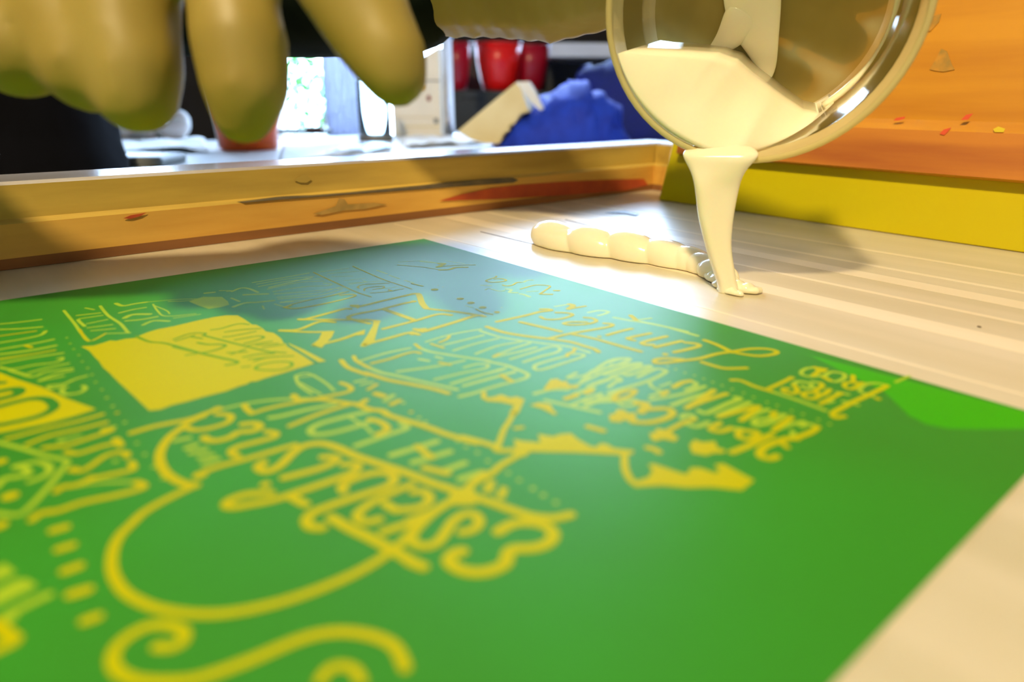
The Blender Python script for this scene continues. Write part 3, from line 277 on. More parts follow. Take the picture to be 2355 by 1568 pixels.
xs = [-3.0]+[v for a in WINS for v in a[:2]]+[2.6]
for i in range(0, len(xs), 2): box(bm, xs[i], xs[i+1], 3.0, 3.1, FZ, CZ)
for a in WINS:
    box(bm, a[0], a[1], 3.0, 3.1, FZ, a[2]); box(bm, a[0], a[1], 3.0, 3.1, a[3], CZ)
bmesh.ops.remove_doubles(bm, verts=bm.verts, dist=1e-5)
struct('wall_back', bm, M_darkb)
for i, a in enumerate(WINS):
    w_ = tag(thing('window_%d' % (i+1), None, None, (a[0], 3.0, a[2])), kind='structure')
    bm = bmesh.new(); t = .03
    box(bm, a[0], a[0]+t, 3.0, 3.1, a[2], a[3]); box(bm, a[1]-t, a[1], 3.0, 3.1, a[2], a[3]); box(bm, a[0], a[1], 3.0, 3.1, a[3]-t, a[3]); box(bm, a[0], a[1], 3.0, 3.1, a[2], a[2]+t)
    obj('window_frame', bm, M_white, w_)
    bm = bmesh.new(); box(bm, a[0]+t, a[1]-t, 3.05, 3.056, a[2]+t, a[3]-t); obj('pane', bm, M_pane, w_)

# ------------------------------------------------------------------ outside the windows
bm = bmesh.new(); box(bm, -9, 8, 3.1, 14, -1.0, -.92); g_ = obj('gravel_yard', bm, mat('pale_gravel', srgb(214, 212, 206), .8)); tag(g_, kind='structure')
bush = thing('leafy_bush', 'bright green leafy bush seen through the window behind the glove', 'bush', (-1.62, 5.1, -.92))
bm = bmesh.new()
for k in range(9):
    a = random.uniform(0, 6.28); top = Vector((-1.62+.35*math.cos(a), 5.1+.25*math.sin(a), random.uniform(-.1, .6)))
    tube(bm, [(-1.62, 5.1, -.92), Vector((-1.62, 5.1, -.92)).lerp(top, .5)+Vector((.03, 0, 0)), top], [.03, .018, .005], 6)
obj('stem', bm, M_bark, bush)
bm = bmesh.new()
for k in range(2600):
    while True:
        p = Vector((random.uniform(-1, 1), random.uniform(-1, 1), random.uniform(-1, 1)))
        if .35 < p.length < 1: break
    c = Vector((-1.66+p.x*.36, 5.1+p.y*.4, -.05+p.z*.85)); s = random.uniform(.022, .045)
    d = Vector((random.uniform(-1, 1), random.uniform(-1, .2), random.uniform(-.6, .8))).normalized(); e = d.cross(Vector((random.random(), random.random(), random.random()))).normalized()
    n_ = d.cross(e)
    bm.faces.new([bm.verts.new(c-d*s), bm.verts.new(c+e*s*.45+n_*s*.1), bm.verts.new(c+d*s), bm.verts.new(c-e*s*.45+n_*s*.1)])
tag(obj('foliage', bm, M_leaf, bush), kind='stuff')
bm = bmesh.new()
R = []
for z in (-.12, 1.6):
    R.append([Vector((-.77+.16*t/40, 2.93+.012*math.sin(t*.9), z)) for t in range(41)])
rings(bm, R, cap=False, closed=False)
c_ = obj('curtain', bm, M_curt, None, True); sd = c_.modifiers.new('thick', 'SOLIDIFY'); sd.thickness = .003
tag(c_, 'pale grey curtain hanging in the window beside the bright green bush', 'curtain')

# ------------------------------------------------------------------ benches
bench = thing('printing_bench', 'grey bench top under the wooden screen frame', 'bench', W(-.1, .15, FZ), FRAME_ROT)
bm = bmesh.new(); wbox(bm, -.62, .40, -.108, .47, -.035, -.0025); bevel(obj('bench_top', bm, M_bench, bench), .003)
for u, v in ((-.58, -.07), (.36, -.07), (-.58, .43), (.36, .43)):
    bm = bmesh.new(); wbox(bm, u-.025, u+.025, v-.025, v+.025, FZ, -.035); obj('leg', bm, M_grey, bench)
TW = .10
TZ = -.004
table = thing('work_table', 'white work table behind the wooden frame, strewn with paper', 'table', W(.6, -.6, FZ), FRAME_ROT)
bm = bmesh.new(); wbox(bm, -.03, 1.18, -1.05, -.118, TZ-.03, TZ); bevel(obj('table_top', bm, M_wtable, table), .003)
for u, v in ((.02, -1.0), (1.14, -1.0), (.02, -.17), (1.14, -.17)):
    bm = bmesh.new(); wbox(bm, u-.02, u+.02, v-.02, v+.02, FZ, TZ-.03); obj('leg', bm, M_grey, table)

# ------------------------------------------------------------------ the printing screen
screen = thing('printing_screen', 'wooden framed printing screen with green stencil and yellow hand lettering', 'printing screen', W(-.1, .15), FRAME_ROT)
U0, U1, V0, V1 = -.50, .282, -.0605, .372   # inside of the frame
RH, RT = .0405, .040
bm = bmesh.new(); wbox(bm, U0-.005, U1+.005, V0-.005, V1+.005, -.0012, 0); obj('mesh', bm, M_tape, screen)
def rail(name, prof_axis, a0, a1, side, base):
    # cross section: lower band, upper band set back a little, pale top; extruded along the rail
    sec = [(0, .0002), (-.0012, .0055), (-.0012, .0215), (.0018, .0235), (.0018, RH-.0015), (.0035, RH), (RT, RH), (RT, .0002)]
    bm = bmesh.new(); vs = []
    for a in (a0, a1):
        row = []
        for d, z in sec:
            row.append(bm.verts.new(W(a, base+side*d, z) if prof_axis == 'u' else W(base+side*d, a, z)))
        vs.append(row)
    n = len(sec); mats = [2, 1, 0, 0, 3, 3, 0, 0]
    for i in range(n):
        bm.faces.new([vs[0][i], vs[0][(i+1) % n], vs[1][(i+1) % n], vs[1][i]]).material_index = mats[i]
    bm.faces.new(vs[0]); bm.faces.new(vs[1])
    return obj(name, bm, [M_wood, M_wood2, M_wood3, M_railsheen], screen)
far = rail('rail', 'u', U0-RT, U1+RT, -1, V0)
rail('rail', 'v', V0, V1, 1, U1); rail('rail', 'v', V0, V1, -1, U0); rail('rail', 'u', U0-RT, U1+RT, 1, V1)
# marks on the inner face of the far rail
def on_rail(x, y, d=.0004):
    p = onplane(x, y, W(0, V0), VA); z = p.z
    off = .0014 if z < .0225 else -.0016
    return onplane(x, y, W(0, V0)+VA*(off+d), VA)
def rail_patch(px, m, nm, lab):
    bm = bmesh.new(); prism(bm, [on_rail(*p) for p in px], VA*.0002); o = obj(nm, bm, m, far); o['label'] = lab
rail_patch([(535, 463), (640, 452), (760, 443), (900, 431), (1020, 419), (1100, 412), (1178, 408), (1192, 414), (1180, 420), (1100, 424), (1000, 432), (880, 440), (760, 451), (640, 459), (560, 466)], M_tapedark, 'tape_edge', 'dark grey edge of tape')
rail_patch([(1060, 447), (1130, 432), (1200, 424), (1300, 417), (1400, 413), (1480, 411), (1490, 425), (1440, 438), (1340, 446), (1240, 452), (1140, 458), (1060, 460), (1010, 462)], M_redink, 'ink_stain', 'orange red ink stain')
rail_patch([(284, 502), (300, 495), (336, 489), (322, 497), (300, 503)], M_redink, 'ink_stain', 'small red ink streak')
rail_patch([(676, 414), (690, 420), (706, 420), (716, 412), (700, 400)], mat('grey_knot', srgb(180, 150, 66), .6), 'knot', 'grey knot')
rail_patch([(772, 474), (780, 456), (792, 458), (800, 470), (860, 466), (890, 470), (840, 480), (790, 484), (740, 494), (720, 492)], mat('dark_dirt', srgb(150, 122, 60), .6, srgb(190, 150, 74), (90, 90, 90)), 'dirt_smear', 'dark smear')
# folded tape over the margins
for (u, wd) in ((.012, .0012), (.052, .014), (.088, .003), (.112, .012), (.139, .0035), (.175, .004)):
    bm = bmesh.new(); wbox(bm, u, u+wd, -.055, V1-.004, 0, .00008); o = obj('tape_strip', bm, M_tape2, screen); o['label'] = 'paler strip of overlapping tape'
bm = bmesh.new(); wbox(bm, -.40, 0, 0, .3083, 0, .0003)
emul = obj('emulsion', bm, M_emul, screen)
bm = bmesh.new(); P = [(1830, 808), (1865, 818), (1960, 865), (2030, 898), (2065, 930), (2090, 955), (2130, 975), (2180, 985), (2260, 987), (2480, 985), (2467, 977)]
prism(bm, [ground(x, y, .0003) for x, y in P[:-1]]+[W(0, .308, .0003)], (0, 0, .000008)); o = obj('emulsion_patch', bm, M_emul2, emul); o['label'] = 'brighter green rounded coat of emulsion'
LZ = .00031
def stroke(bm, pts, wd, z, mi):
    pts = [Vector((p[0]*1e-4, p[1]*1e-4, 0)) for p in pts]
    if len(pts) > 2: pts = spline(pts, 4)
    r = wd*.0005; L_, R_ = [], []
    for i, p in enumerate(pts):
        d = pts[min(i+1, len(pts)-1)]-pts[max(i-1, 0)]
        d = d.normalized() if d.length > 1e-9 else Vector((1, 0, 0))
        n = Vector((-d.y, d.x, 0))*r; L_.append(p+n); R_.append(p-n)
    put = lambda q, i: bm.verts.new(W(q.x, q.y, z+i*4e-7))
    a, b = [put(q, i) for i, q in enumerate(L_)], [put(q, i) for i, q in enumerate(R_)]
    for i in range(len(pts)-1): bm.faces.new([a[i], a[i+1], b[i+1], b[i]]).material_index = mi
    dot(bm, pts[0], r, z-1e-6, mi); dot(bm, pts[-1], r, z+len(pts)*4e-7+1e-6, mi)
def dot(bm, e, r, z, mi):
    bm.faces.new([bm.verts.new(W(e.x+r*math.cos(t*math.pi/6), e.y+r*math.sin(t*math.pi/6), z)) for t in range(12)]).material_index = mi
NAMES = {'established_lettering': 'lettering', 'lower_banner': 'banner', 'scroll_flourish': 'flourish', 'dotted_left': 'dotted_line', 'dotted_garments': 'dotted_line', 'dotted_with': 'dotted_line', 'outlined_badge': 'badge', 'mountain_range': 'mountain_drawing', 'monogram_lettering': 'monogram', 'opening_banner': 'envelope_drawing', 'jar_and_ribbon': 'jar_drawing', 'scribbled_date': 'scribble'}
LABS = {'craftsmanship_lettering': 'CRAFTSMANSHIP in narrow faint capitals', 'vested_lettering': 'VESTED in tall yellow capitals', 'established_lettering': 'Established in big looping yellow script', 'with_love_lettering': 'WITH LOVE in thin yellow capitals', 'highest_quality_lettering': 'HIGHEST QUALITY in thin curved capitals', 'original_lettering': 'ORIGINAL in narrow shaded capitals', 'tagline_lettering': 'small faint words between two lines', 'limited_run_lettering': 'Limited RUN in yellow script', 'crafted_lettering': 'Crafted in crowded yellow script', 'garments_lettering': 'GARMENTS in yellow capitals', 'hand_lettering': 'Hand in yellow script', 'first_drop_lettering': 'FIRST DROP in curly yellow capitals', 'lower_banner': 'solid yellow banner with green letters', 'scroll_flourish': 'thick yellow scroll and dots', 'dotted_left': 'column of small pale dots', 'dotted_garments': 'row of small pale dots above GARMENTS', 'dotted_with': 'row of small pale dots beside WITH', 'outlined_badge': 'outlined badge with a monogram', 'mountain_range': 'yellow mountains and clouds', 'monogram_lettering': 'MHM in bold yellow capitals', 'opening_banner': 'solid yellow envelope with green script', 'jar_and_ribbon': 'faint ribbon and jar', 'scribbled_date': 'faint yellow scribbles'}
for k, items in LETTERING.items():
    bm = bmesh.new(); n = 0
    for kind, c, wd, pts in items:
        n += 1; z = LZ+(.00009 if c >= 2 else (0 if c == 1 else .00004))+n*1e-6
        if kind == 'S': stroke(bm, pts, wd, z, c)
        elif kind == 'D':
            q = Vector((pts[0][0]*1e-4, pts[0][1]*1e-4, 0)); dot(bm, q, wd*.0005, z, c)
        else:
            f = bm.faces.new([bm.verts.new(W(p[0]*1e-4, p[1]*1e-4, z)) for p in pts]); f.material_index = c
            bmesh.ops.triangulate(bm, faces=[f])
    for f in bm.faces:
        f.normal_update()
        if f.normal.z < 0: f.normal_flip()
    me = bpy.data.meshes.new('stencil'); bm.to_mesh(me); bm.free()
    for m in (M_open, M_open2, M_emul, M_em3): me.materials.append(m)
    o = bpy.data.objects.new(NAMES.get(k, 'lettering'), me); COL.objects.link(o); attach(o, emul); o['label'] = LABS[k]
bm = bmesh.new(); prism(bm, [ground(x, y, .0004) for x, y in ((1392, 489), (1436, 484), (1448, 487), (1470, 492), (1462, 496), (1440, 491))], (0, 0, .0002)); o = obj('ink_smudge', bm, M_smudge, screen); o['label'] = 'small dark green smudge'
bm = bmesh.new()
for a, b in (((1105, 533), (1245, 566)), ((1300, 505), (1560, 572)), ((1560, 572), (1625, 600))):
    pa, pb = ground(*a), ground(*b); d = (pb-pa).normalized(); n = Vector((-d.y, d.x, 0))*.00025
    prism(bm, [pa+n, pb+n, pb-n, pa-n], (0, 0, .0003))
o = obj('tape_crease', bm, M_tapedark, screen); o['label'] = 'thin dark crease line'
bm = bmesh.new(); p = ground(2252, 752); prism(bm, [p+Vector((.0007*math.cos(t), .0009*math.sin(t), 0)) for t in range(6)], (0, 0, .0003)); o = obj('ink_speck', bm, M_tapedark, screen); o['label'] = 'tiny dark speck'

# ------------------------------------------------------------------ squeegee
sq = thing('squeegee', 'wooden squeegee with yellow blade leaning on the right rail', 'squeegee', W(.238, .15, .0005), FRAME_ROT)
SL = math.radians(15); SU = UA*math.cos(SL)+Vector((0, 0, -math.sin(SL))); SN = UA*math.sin(SL)+Vector((0, 0, math.cos(SL)))   # thickness and height directions
SB = W(.236, 0, .0005); SV0, SV1 = -.0155, .352
def sqbox(bm, t0, t1, h0, h1, v0, v1):
    P = [SB+VA*v+SU*t+SN*h for h in (h0, h1) for v, t in ((v0, t0), (v1, t0), (v1, t1), (v0, t1))]
    hexa(bm, P)
bm = bmesh.new(); sqbox(bm, 0, .009, 0, .052, SV0, SV1); o = obj('blade', bm, M_blade, sq); o['label'] = 'yellow blade'; bevel(o, .0006)
bm = bmesh.new()
sec = [(-.0085, .0365), (-.0085, .061), (-.004, .068), (-.004, .150), (.002, .156), (.012, .156), (.018, .150), (.018, .068), (.0195, .061), (.0195, .0365), (.0092, .0365), (.0092, .050), (-.0002, .050), (-.0002, .0365)]
a = [bm.verts.new(SB+VA*(SV0+.012)+SU*t+SN*h) for t, h in sec]; b = [bm.verts.new(SB+VA*SV1+SU*t+SN*h) for t, h in sec]
for i in range(len(sec)):
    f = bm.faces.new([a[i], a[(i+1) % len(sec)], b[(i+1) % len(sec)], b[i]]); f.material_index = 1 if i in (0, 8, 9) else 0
f1, f2 = bm.faces.new(a), bm.faces.new(b); bmesh.ops.triangulate(bm, faces=[f1, f2])
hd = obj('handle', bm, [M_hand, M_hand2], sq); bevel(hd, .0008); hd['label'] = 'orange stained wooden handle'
def hand_patch(px, m, nm, lab, lo):
    t = -.0085 if lo else -.004
    bm = bmesh.new(); prism(bm, [onplane(x, y, SB+SU*(t-.0004), SU) for x, y in px], SU*-.0002); o = obj(nm, bm, m, hd); o['label'] = lab
hand_patch([(2138, 160), (2150, 140), (2165, 112), (2178, 118), (2190, 150), (2196, 160), (2170, 165), (2152, 163)], M_knot, 'knot', 'grey brown knot', False)
hand_patch([(2122, 70), (2135, 40), (2165, 32), (2160, 50), (2140, 72)], M_knot, 'knot', 'greenish brown knot', False)
hand_patch([(2055, 277), (2062, 271), (2082, 268), (2080, 273), (2066, 277)], M_spotr, 'ink_speck', 'red speck', True)
hand_patch([(2161, 308), (2170, 298), (2188, 293), (2180, 303), (2172, 311)], M_spotr, 'ink_speck', 'red speck', True)
hand_patch([(2210, 276), (2222, 264), (2238, 261), (2226, 275)], M_spotr, 'ink_speck', 'red speck', True)
hand_patch([(2284, 297), (2296, 291), (2312, 296), (2308, 304), (2288, 304)], M_spoty, 'ink_speck', 'yellow speck', True)

# ------------------------------------------------------------------ tub of ink
TM = Vector((.0908, .2792, .1119)); az, ph, TR0 = .3587, .1125, .0561; TL_, TR1 = .062, .0505
TN = Vector((math.sin(az)*math.cos(ph), math.cos(az)*math.cos(ph), math.sin(ph)))
E1 = TN.cross(Vector((0, 0, 1))).normalized(); E2 = E1.cross(TN)
def tp(a, r, t): return TM+TN*(TL_*t)+(E1*math.cos(a)+E2*math.sin(a))*r
M_tubb = clear_mat('cloudy_tub_bottom', (.95, .93, .8), srgb(196, 180, 104), .86, 1.05)
tub = thing('plastic_tub', 'cloudy clear plastic tub tipped to pour cream ink', 'tub', TM-Vector((0, 0, TR0)))
bm = bmesh.new(); n = 72
prof = [(TR0+.0012, 0), (TR0+.0016, .02), (TR0+.0003, .045), (TR0-.0008, .06)]+[(TR0+(TR1-TR0)*t, t) for t in (.3, .6, .9)]+[(TR1-.0015, .985), (TR1-.006, 1.0), (.001, 1.0)]
inner = [(max(r-.0009, .0006), t-(.018 if t > .98 else 0)) for r, t in prof][::-1]
vs = rings(bm, [[tp(k*2*math.pi/n, r, t) for k in range(n)] for r, t in prof], cap=False)
for f in bm.faces:
    if all((v.co-TM).dot(TN) > TL_*.95 for v in f.verts): f.material_index = 1
obj('body', bm, [M_tub, M_tubb], tub, True)
bm = bmesh.new()
tr = []
for k in range(n):
    a = k*2*math.pi/n; c = tp(a, TR0+.0006, -.004); rad = (E1*math.cos(a)+E2*math.sin(a))
    tr.append([c+(rad*math.cos(q*math.pi/4)+TN*math.sin(q*math.pi/4))*.0013 for q in range(8)])
tr.append(tr[0]); rings(bm, tr, cap=False); bmesh.ops.remove_doubles(bm, verts=bm.verts, dist=1e-6)
obj('rim', bm, M_tub, tub, True)
def loc2(x, y, t):   # pixel -> coordinates in the tub's disc at depth t, as a fraction of the radius
    p = onplane(x, y, TM+TN*(TL_*t), TN)-TM-TN*(TL_*t); r = TR0+(TR1-TR0)*t
    return p.dot(E1)/r, p.dot(E2)/r
line = [(1436, 118, .03), (1480, 123, .06), (1560, 126, .12), (1640, 131, .2), (1690, 146, .28), (1730, 178, .36), (1770, 205, .42), (1810, 232, .5), (1850, 257, .56), (1885, 262, .62), (1925, 246, .66)]
TP = [loc2(*q)+(q[2],) for q in line]
aL = math.atan2(TP[0][1], TP[0][0]); aR = math.atan2(TP[-1][1], TP[-1][0])
if aL > 0: aL -= 2*math.pi
if aR > 0 and aR > 1.6: aR -= 2*math.pi
NA, NS = 60, 14
def lerpl(f):
    q = f*(len(TP)-1); i = min(int(q), len(TP)-2); q -= i
    return [TP[i][j]*(1-q)+TP[i+1][j]*q for j in range(3)]
bm = bmesh.new(); F_, B_ = [], []
for i in range(NA+1):
    f = i/NA; a = aL+(aR-aL)*f; wx, wy = .975*math.cos(a), .975*math.sin(a); lx, ly, lt = lerpl(f)
    rl = math.hypot(lx, ly)
    if rl > .975: lx, ly = lx*.975/rl, ly*.975/rl
    wt = -.02 if f < .62 else -.02+(f-.62)/.38*.66
    rowf, rowb = [], []
    for s in range(NS+1):
        q = s/NS; x, y = wx+(lx-wx)*q, wy+(ly-wy)*q
        t = wt+(lt-wt)*(q**1.3); t += .012*noise.noise(Vector((x*4, y*4, 0)))*math.sin(q*math.pi)
        r = TR0+(TR1-TR0)*max(t, 0); rowf.append(bm.verts.new(TM+TN*(TL_*t)+(E1*x+E2*y)*r))
        r = TR0+(TR1-TR0)*.97; rowb.append(bm.verts.new(TM+TN*(TL_*.97)+(E1*x+E2*y)*r))
    F_.append(rowf); B_.append(rowb)
for i in range(NA):
    for s in range(NS):
        bm.faces.new([F_[i][s], F_[i+1][s], F_[i+1][s+1], F_[i][s+1]]); bm.faces.new([B_[i][s], B_[i][s+1], B_[i+1][s+1], B_[i+1][s]])
    bm.faces.new([F_[i][0], B_[i][0], B_[i+1][0], F_[i+1][0]]); bm.faces.new([F_[i][NS], F_[i+1][NS], B_[i+1][NS], B_[i][NS]])
bmesh.ops.remove_doubles(bm, verts=bm.verts, dist=1e-6)
o = obj('ink', bm, M_ink, None, True); tag(o, 'thick cream ink pooled in the tipped plastic tub', 'ink')
# smears left on the tub wall
bm = bmesh.new(); R = []
for k in range(40):
    f = k/39; a = -.95+1.55*f; wdt = .0022*(.6+.4*math.sin(f*9+1))*(1 if f < .85 else (1-f)/.15+.05)+.0006
    c = tp(a, TR0+(TR1-TR0)*.75-.0015, .75-.1*f); rad = (E1*math.cos(a)+E2*math.sin(a))
    R.append([c+(rad*math.cos(q*math.pi/3)*.35+TN*math.sin(q*math.pi/3))*wdt*1.6 for q in range(6)])
rings(bm, R); o = obj('ink_streak', bm, M_ink, tub, True); o['label'] = 'cream ink streak along the inside corner'
def tub_smear(px, t):
    bm = bmesh.new(); p0 = TM+TN*(TL_*t); prism(bm, [onplane(x, y, p0, TN) for x, y in px], TN*-.0012); o = obj('ink_streak', bm, M_ink, tub); o['label'] = 'thick drip of cream ink'
def tub_drip(path, t):
    bm = bmesh.new(); p0 = TM+TN*(TL_*t); P = [onplane(x, y, p0, TN) for x, y, r in path]; R = []
    for i, p in enumerate(P):
        d = (P[min(i+1, len(P)-1)]-P[max(i-1, 0)]).normalized(); e = d.cross(TN).normalized(); r = path[i][2]*.00020
        R.append([p+e*r*math.cos(q*math.pi/8)+TN*min(.0022, r*.35)*math.sin(q*math.pi/8) for q in range(16)])
    rings(bm, R); o = obj('ink_drip', bm, M_ink, tub, True); o.modifiers.new('s', 'SUBSURF').render_levels = 2; o['label'] = 'drip of cream ink'
tub_drip([(1728, -90, 62), (1728, -20, 64), (1735, 50, 58), (1755, 110, 34), (1764, 160, 22), (1756, 188, 14), (1745, 192, 4)], .95)
tub_drip([(1720, 20, 50), (1690, 70, 38), (1660, 105, 24), (1630, 118, 8)], .94)
# falling stream
prof = [(330, 1590, 1724), (344, 1576, 1738), (352, 1568, 1748), (366, 1572, 1742), (384, 1583, 1722), (405, 1592, 1708), (430, 1597, 1700), (460, 1601, 1694), (490, 1604, 1688), (520, 1610, 1684), (550, 1618, 1681), (580, 1626, 1682), (605, 1634, 1686), (630, 1642, 1690), (650, 1650, 1693), (668, 1652, 1700), (676, 1648, 1706)]
bm = bmesh.new(); R = []
for y, x0, x1 in prof:
    Y = .2935 if y < 342 else .2895 if y < 348 else .2868 if y < 366 else (.2862 if y < 400 else .2855)
    k = max(0, min(1, (430-y)/64)); a, b = at(x0, y, Y+.0035*k), at(x1, y, Y-.0065*k); dv = (b-a).normalized(); c = (a+b)/2; hw = (b-a).length/2; th = .0036+.0016*min(1, max(0, (y-380)/250))
    if y < 360: th = .003
    R.append([c+dv*hw*math.cos(q*math.pi/12)+Vector((dv.y, -dv.x, 0))*-th*math.sin(q*math.pi/12)*(1+.25*math.cos(2*q*math.pi/12)) for q in range(24)])
rings(bm, R); o = obj('ink_stream', bm, M_ink, None, True); o.modifiers.new('s', 'SUBSURF').render_levels = 1
tag(o, 'stream of cream ink falling from the tub onto the screen', 'ink')
# bead lying on the mesh
bead = thing('ink_bead', 'glossy line of cream ink folds lying on the screen below the tub', 'ink', ground(1480, 605))
bm = bmesh.new()
lob = [(1282, 566, 1.0, .0098, .0098), (1300, 572, 1.0, .0085, .008), (1368, 582, 1.0, .0102, .0100), (1455, 594, 1.0, .0098, .0098), (1540, 608, .95, .0088, .0086), (1590, 618, .75, .0074, .0076), (1622, 628, .62, .0062, .0066), (1650, 640, .55, .0058, .0060)]
dr = (ground(1560, 615)-ground(1290, 575)).normalized()
for i, (x, y, s, hw, ht) in enumerate(lob):
    c = ground(x, y); hl = .0185*s; q = Matrix.Rotation(math.atan2(dr.y, dr.x)+random.uniform(-.12, .12)-.10, 4, 'Z')
    g = bmesh.ops.create_icosphere(bm, subdivisions=4, radius=1)
    for v in g['verts']:
        p = v.co.copy(); p = Vector((p.x*hl, p.y*hw*1.08, p.z*ht*1.1)); p = q @ p
        p.z += .0005+ht*.25+(-p.dot(dr))*.12
        v.co = c+Vector((p.x, p.y, max(p.z, .0003)))
o = obj('folded_ink', bm, M_ink, bead, True); remesh(o, .0006, 3)
bm = bmesh.new()
for (x, y, hl, hw, ht, an) in ((1665, 655, .013, .0042, .0034, -.5), (1690, 668, .011, .0042, .0030, -.1), (1718, 672, .0065, .0040, .0024, .3), (1678, 676, .007, .0022, .0020, -.3)):
    c = ground(x, y); q = Matrix.Rotation(math.atan2(dr.y, dr.x)+an, 4, 'Z'); g = bmesh.ops.create_icosphere(bm, subdivisions=4, radius=1)
    for v in g['verts']:
        p = v.co; p = q @ Vector((p.x*hl, p.y*hw, p.z*ht*(1+.25*math.sin(p.x*hl*1400)))); v.co = c+Vector((p.x, p.y, max(p.z+ht*.5, .0003)))
o = obj('flat_tail', bm, M_ink, bead, True); remesh(o, .0006, 2)

# ------------------------------------------------------------------ the printer: one person, two gloved hands
per = thing('person', 'person in black with cream gloves leaning over the screen and pouring ink', 'person', (-.56, .78, FZ))
def body_part(name, chains, m, vox, it=6, parent=per, lab=None):
    bm = bmesh.new()
    for c in chains: chain(bm, c)
    o = obj(name, bm, m, parent, True); remesh(o, vox, it)
    if lab: o['label'] = lab
    return o
def px(x, y, Y, rp): return (at(x, y, Y*1.14), rp*Y*1.14/1660)
SHR, SHL = Vector((-.62, .62, .50)), Vector((-.36, .72, .52))
ELR, ELL = Vector((-.50, .30, .21)), Vector((-.36, .52, .22))
hip, chest, neck = Vector((-.615, .80, -.02)), Vector((-.50, .70, .38)), Vector((-.48, .64, .60))
WR1 = Vector((-.240, .220, .108)); WR2 = Vector((-.012, .415, .146))
body_part('body', [
    [(Vector((-0.615, .80, -.1)), .075), (hip, .075), (chest, .07), (neck, .055), (Vector((-.455, .58, .67)), .05)],
    [(Vector((-.455, .56, .72)), .085), (Vector((-.45, .54, .80)), .09)], [(Vector((-.44, .515, .70)), .05), (Vector((-.43, .47, .745)), .014)],
    [(chest+Vector((0, 0, .1)), .05), (SHR, .038), (ELR, .032), (WR1, .022)], [(chest+Vector((0, 0, .1)), .05), (SHL, .038), (Vector((-.36, .60, .33)), .034), (ELL, .032), (Vector((-.22, .47, .160)), .030), (WR2, .026)],
    [(Vector((-0.690, .80, -.1)), .06), (Vector((-0.700, .80, -.5)), .055), (Vector((-0.700, .80, -.84)), .04), (Vector((-0.700, .70, -.875)), .025)],
    [(Vector((-0.540, .80, -.1)), .06), (Vector((-0.530, .80, -.5)), .055), (Vector((-0.530, .80, -.84)), .04), (Vector((-0.530, .70, -.875)), .025)]], M_skin, .008, 5)
body_part('hair', [[(Vector((-.455, .575, .76)), .094), (Vector((-.45, .57, .83)), .088)], [(Vector((-.46, .62, .76)), .08), (Vector((-.46, .63, .70)), .05)]], M_hair, .008)
body_part('trousers', [[(Vector((-0.670, .79, .04)), .10), (Vector((-0.550, .78, .04)), .108), (Vector((-0.530, .76, -.06)), .108)], [(Vector((-0.670, .78, -.02)), .125), (Vector((-0.525, .75, -.08)), .115), (Vector((-0.530, .80, -.5)), .075), (Vector((-0.530, .80, -.86)), .055)],
    [(Vector((-0.670, .78, -.08)), .12), (Vector((-0.700, .80, -.5)), .075), (Vector((-0.700, .80, -.86)), .055)]], M_black, .008, 4, lab='black trousers')
body_part('shirt', [[(hip+Vector((0, -.02, .06)), .13), (hip+Vector((-.03, 0, .12)), .14), (chest, .145), (chest+Vector((0, 0, .1)), .12)],
    [(Vector((-0.690, .78, .05)), .12), (Vector((-0.650, .70, .3)), .13)],
    [(chest+Vector((0, 0, .1)), .09), (SHR, .068), (ELR, .056), (ELR.lerp(WR1, .45), .048)],
    [(chest+Vector((0, 0, .1)), .09), (SHL, .068), (Vector((-.36, .60, .33)), .064), (ELL, .060), (Vector((-.22, .47, .160)), .060), (Vector((-.125, .44, .151)), .053), (Vector((-.065, .428, .149)), .050)]], M_dgreen, .006, 4, lab='dark shirt with long sleeves')
# right glove, fingers hanging down in front of the camera
G1 = [
 [px(640, -330, .195, 150), px(745, -150, .185, 130), px(800, -40, .18, 118), px(850, 60, .177, 104), px(893, 130, .174, 92), px(911, 172, .173, 76)],
 [px(470, -320, .195, 150), px(505, -130, .185, 112), px(536, 0, .178, 100), px(552, 100, .174, 110), px(563, 190, .172, 103), px(560, 262, .172, 74)],
 [px(300, -300, .195, 160), px(280, -100, .185, 125), px(292, 70, .178, 116), px(309, 150, .175, 110), px(312, 208, .174, 100)],
 [px(120, -280, .20, 160), px(110, -100, .19, 125), px(160, 40, .182, 118), px(205, 140, .178, 118)],
 [px(-80, -200, .20, 150), px(-20, -40, .19, 130), px(40, 105, .182, 118)],
 [px(100, -420, .21, 190), px(300, -350, .205, 200), px(560, -360, .205, 180)], [px(60, -260, .20, 170), px(380, -230, .20, 160)],
 [px(600, -460, .21, 130), px(820, -420, .20, 110), px(960, -330, .19, 95)],
 [(at(200, -230, .230), .034), (WR1+Vector((.03, 0, .006)), .030), (WR1, .031), (WR1.lerp(ELR, .35), .036)]]
body_part('glove', G1, M_glove, .0022, 7, lab='cream latex glove with fingers hanging down')
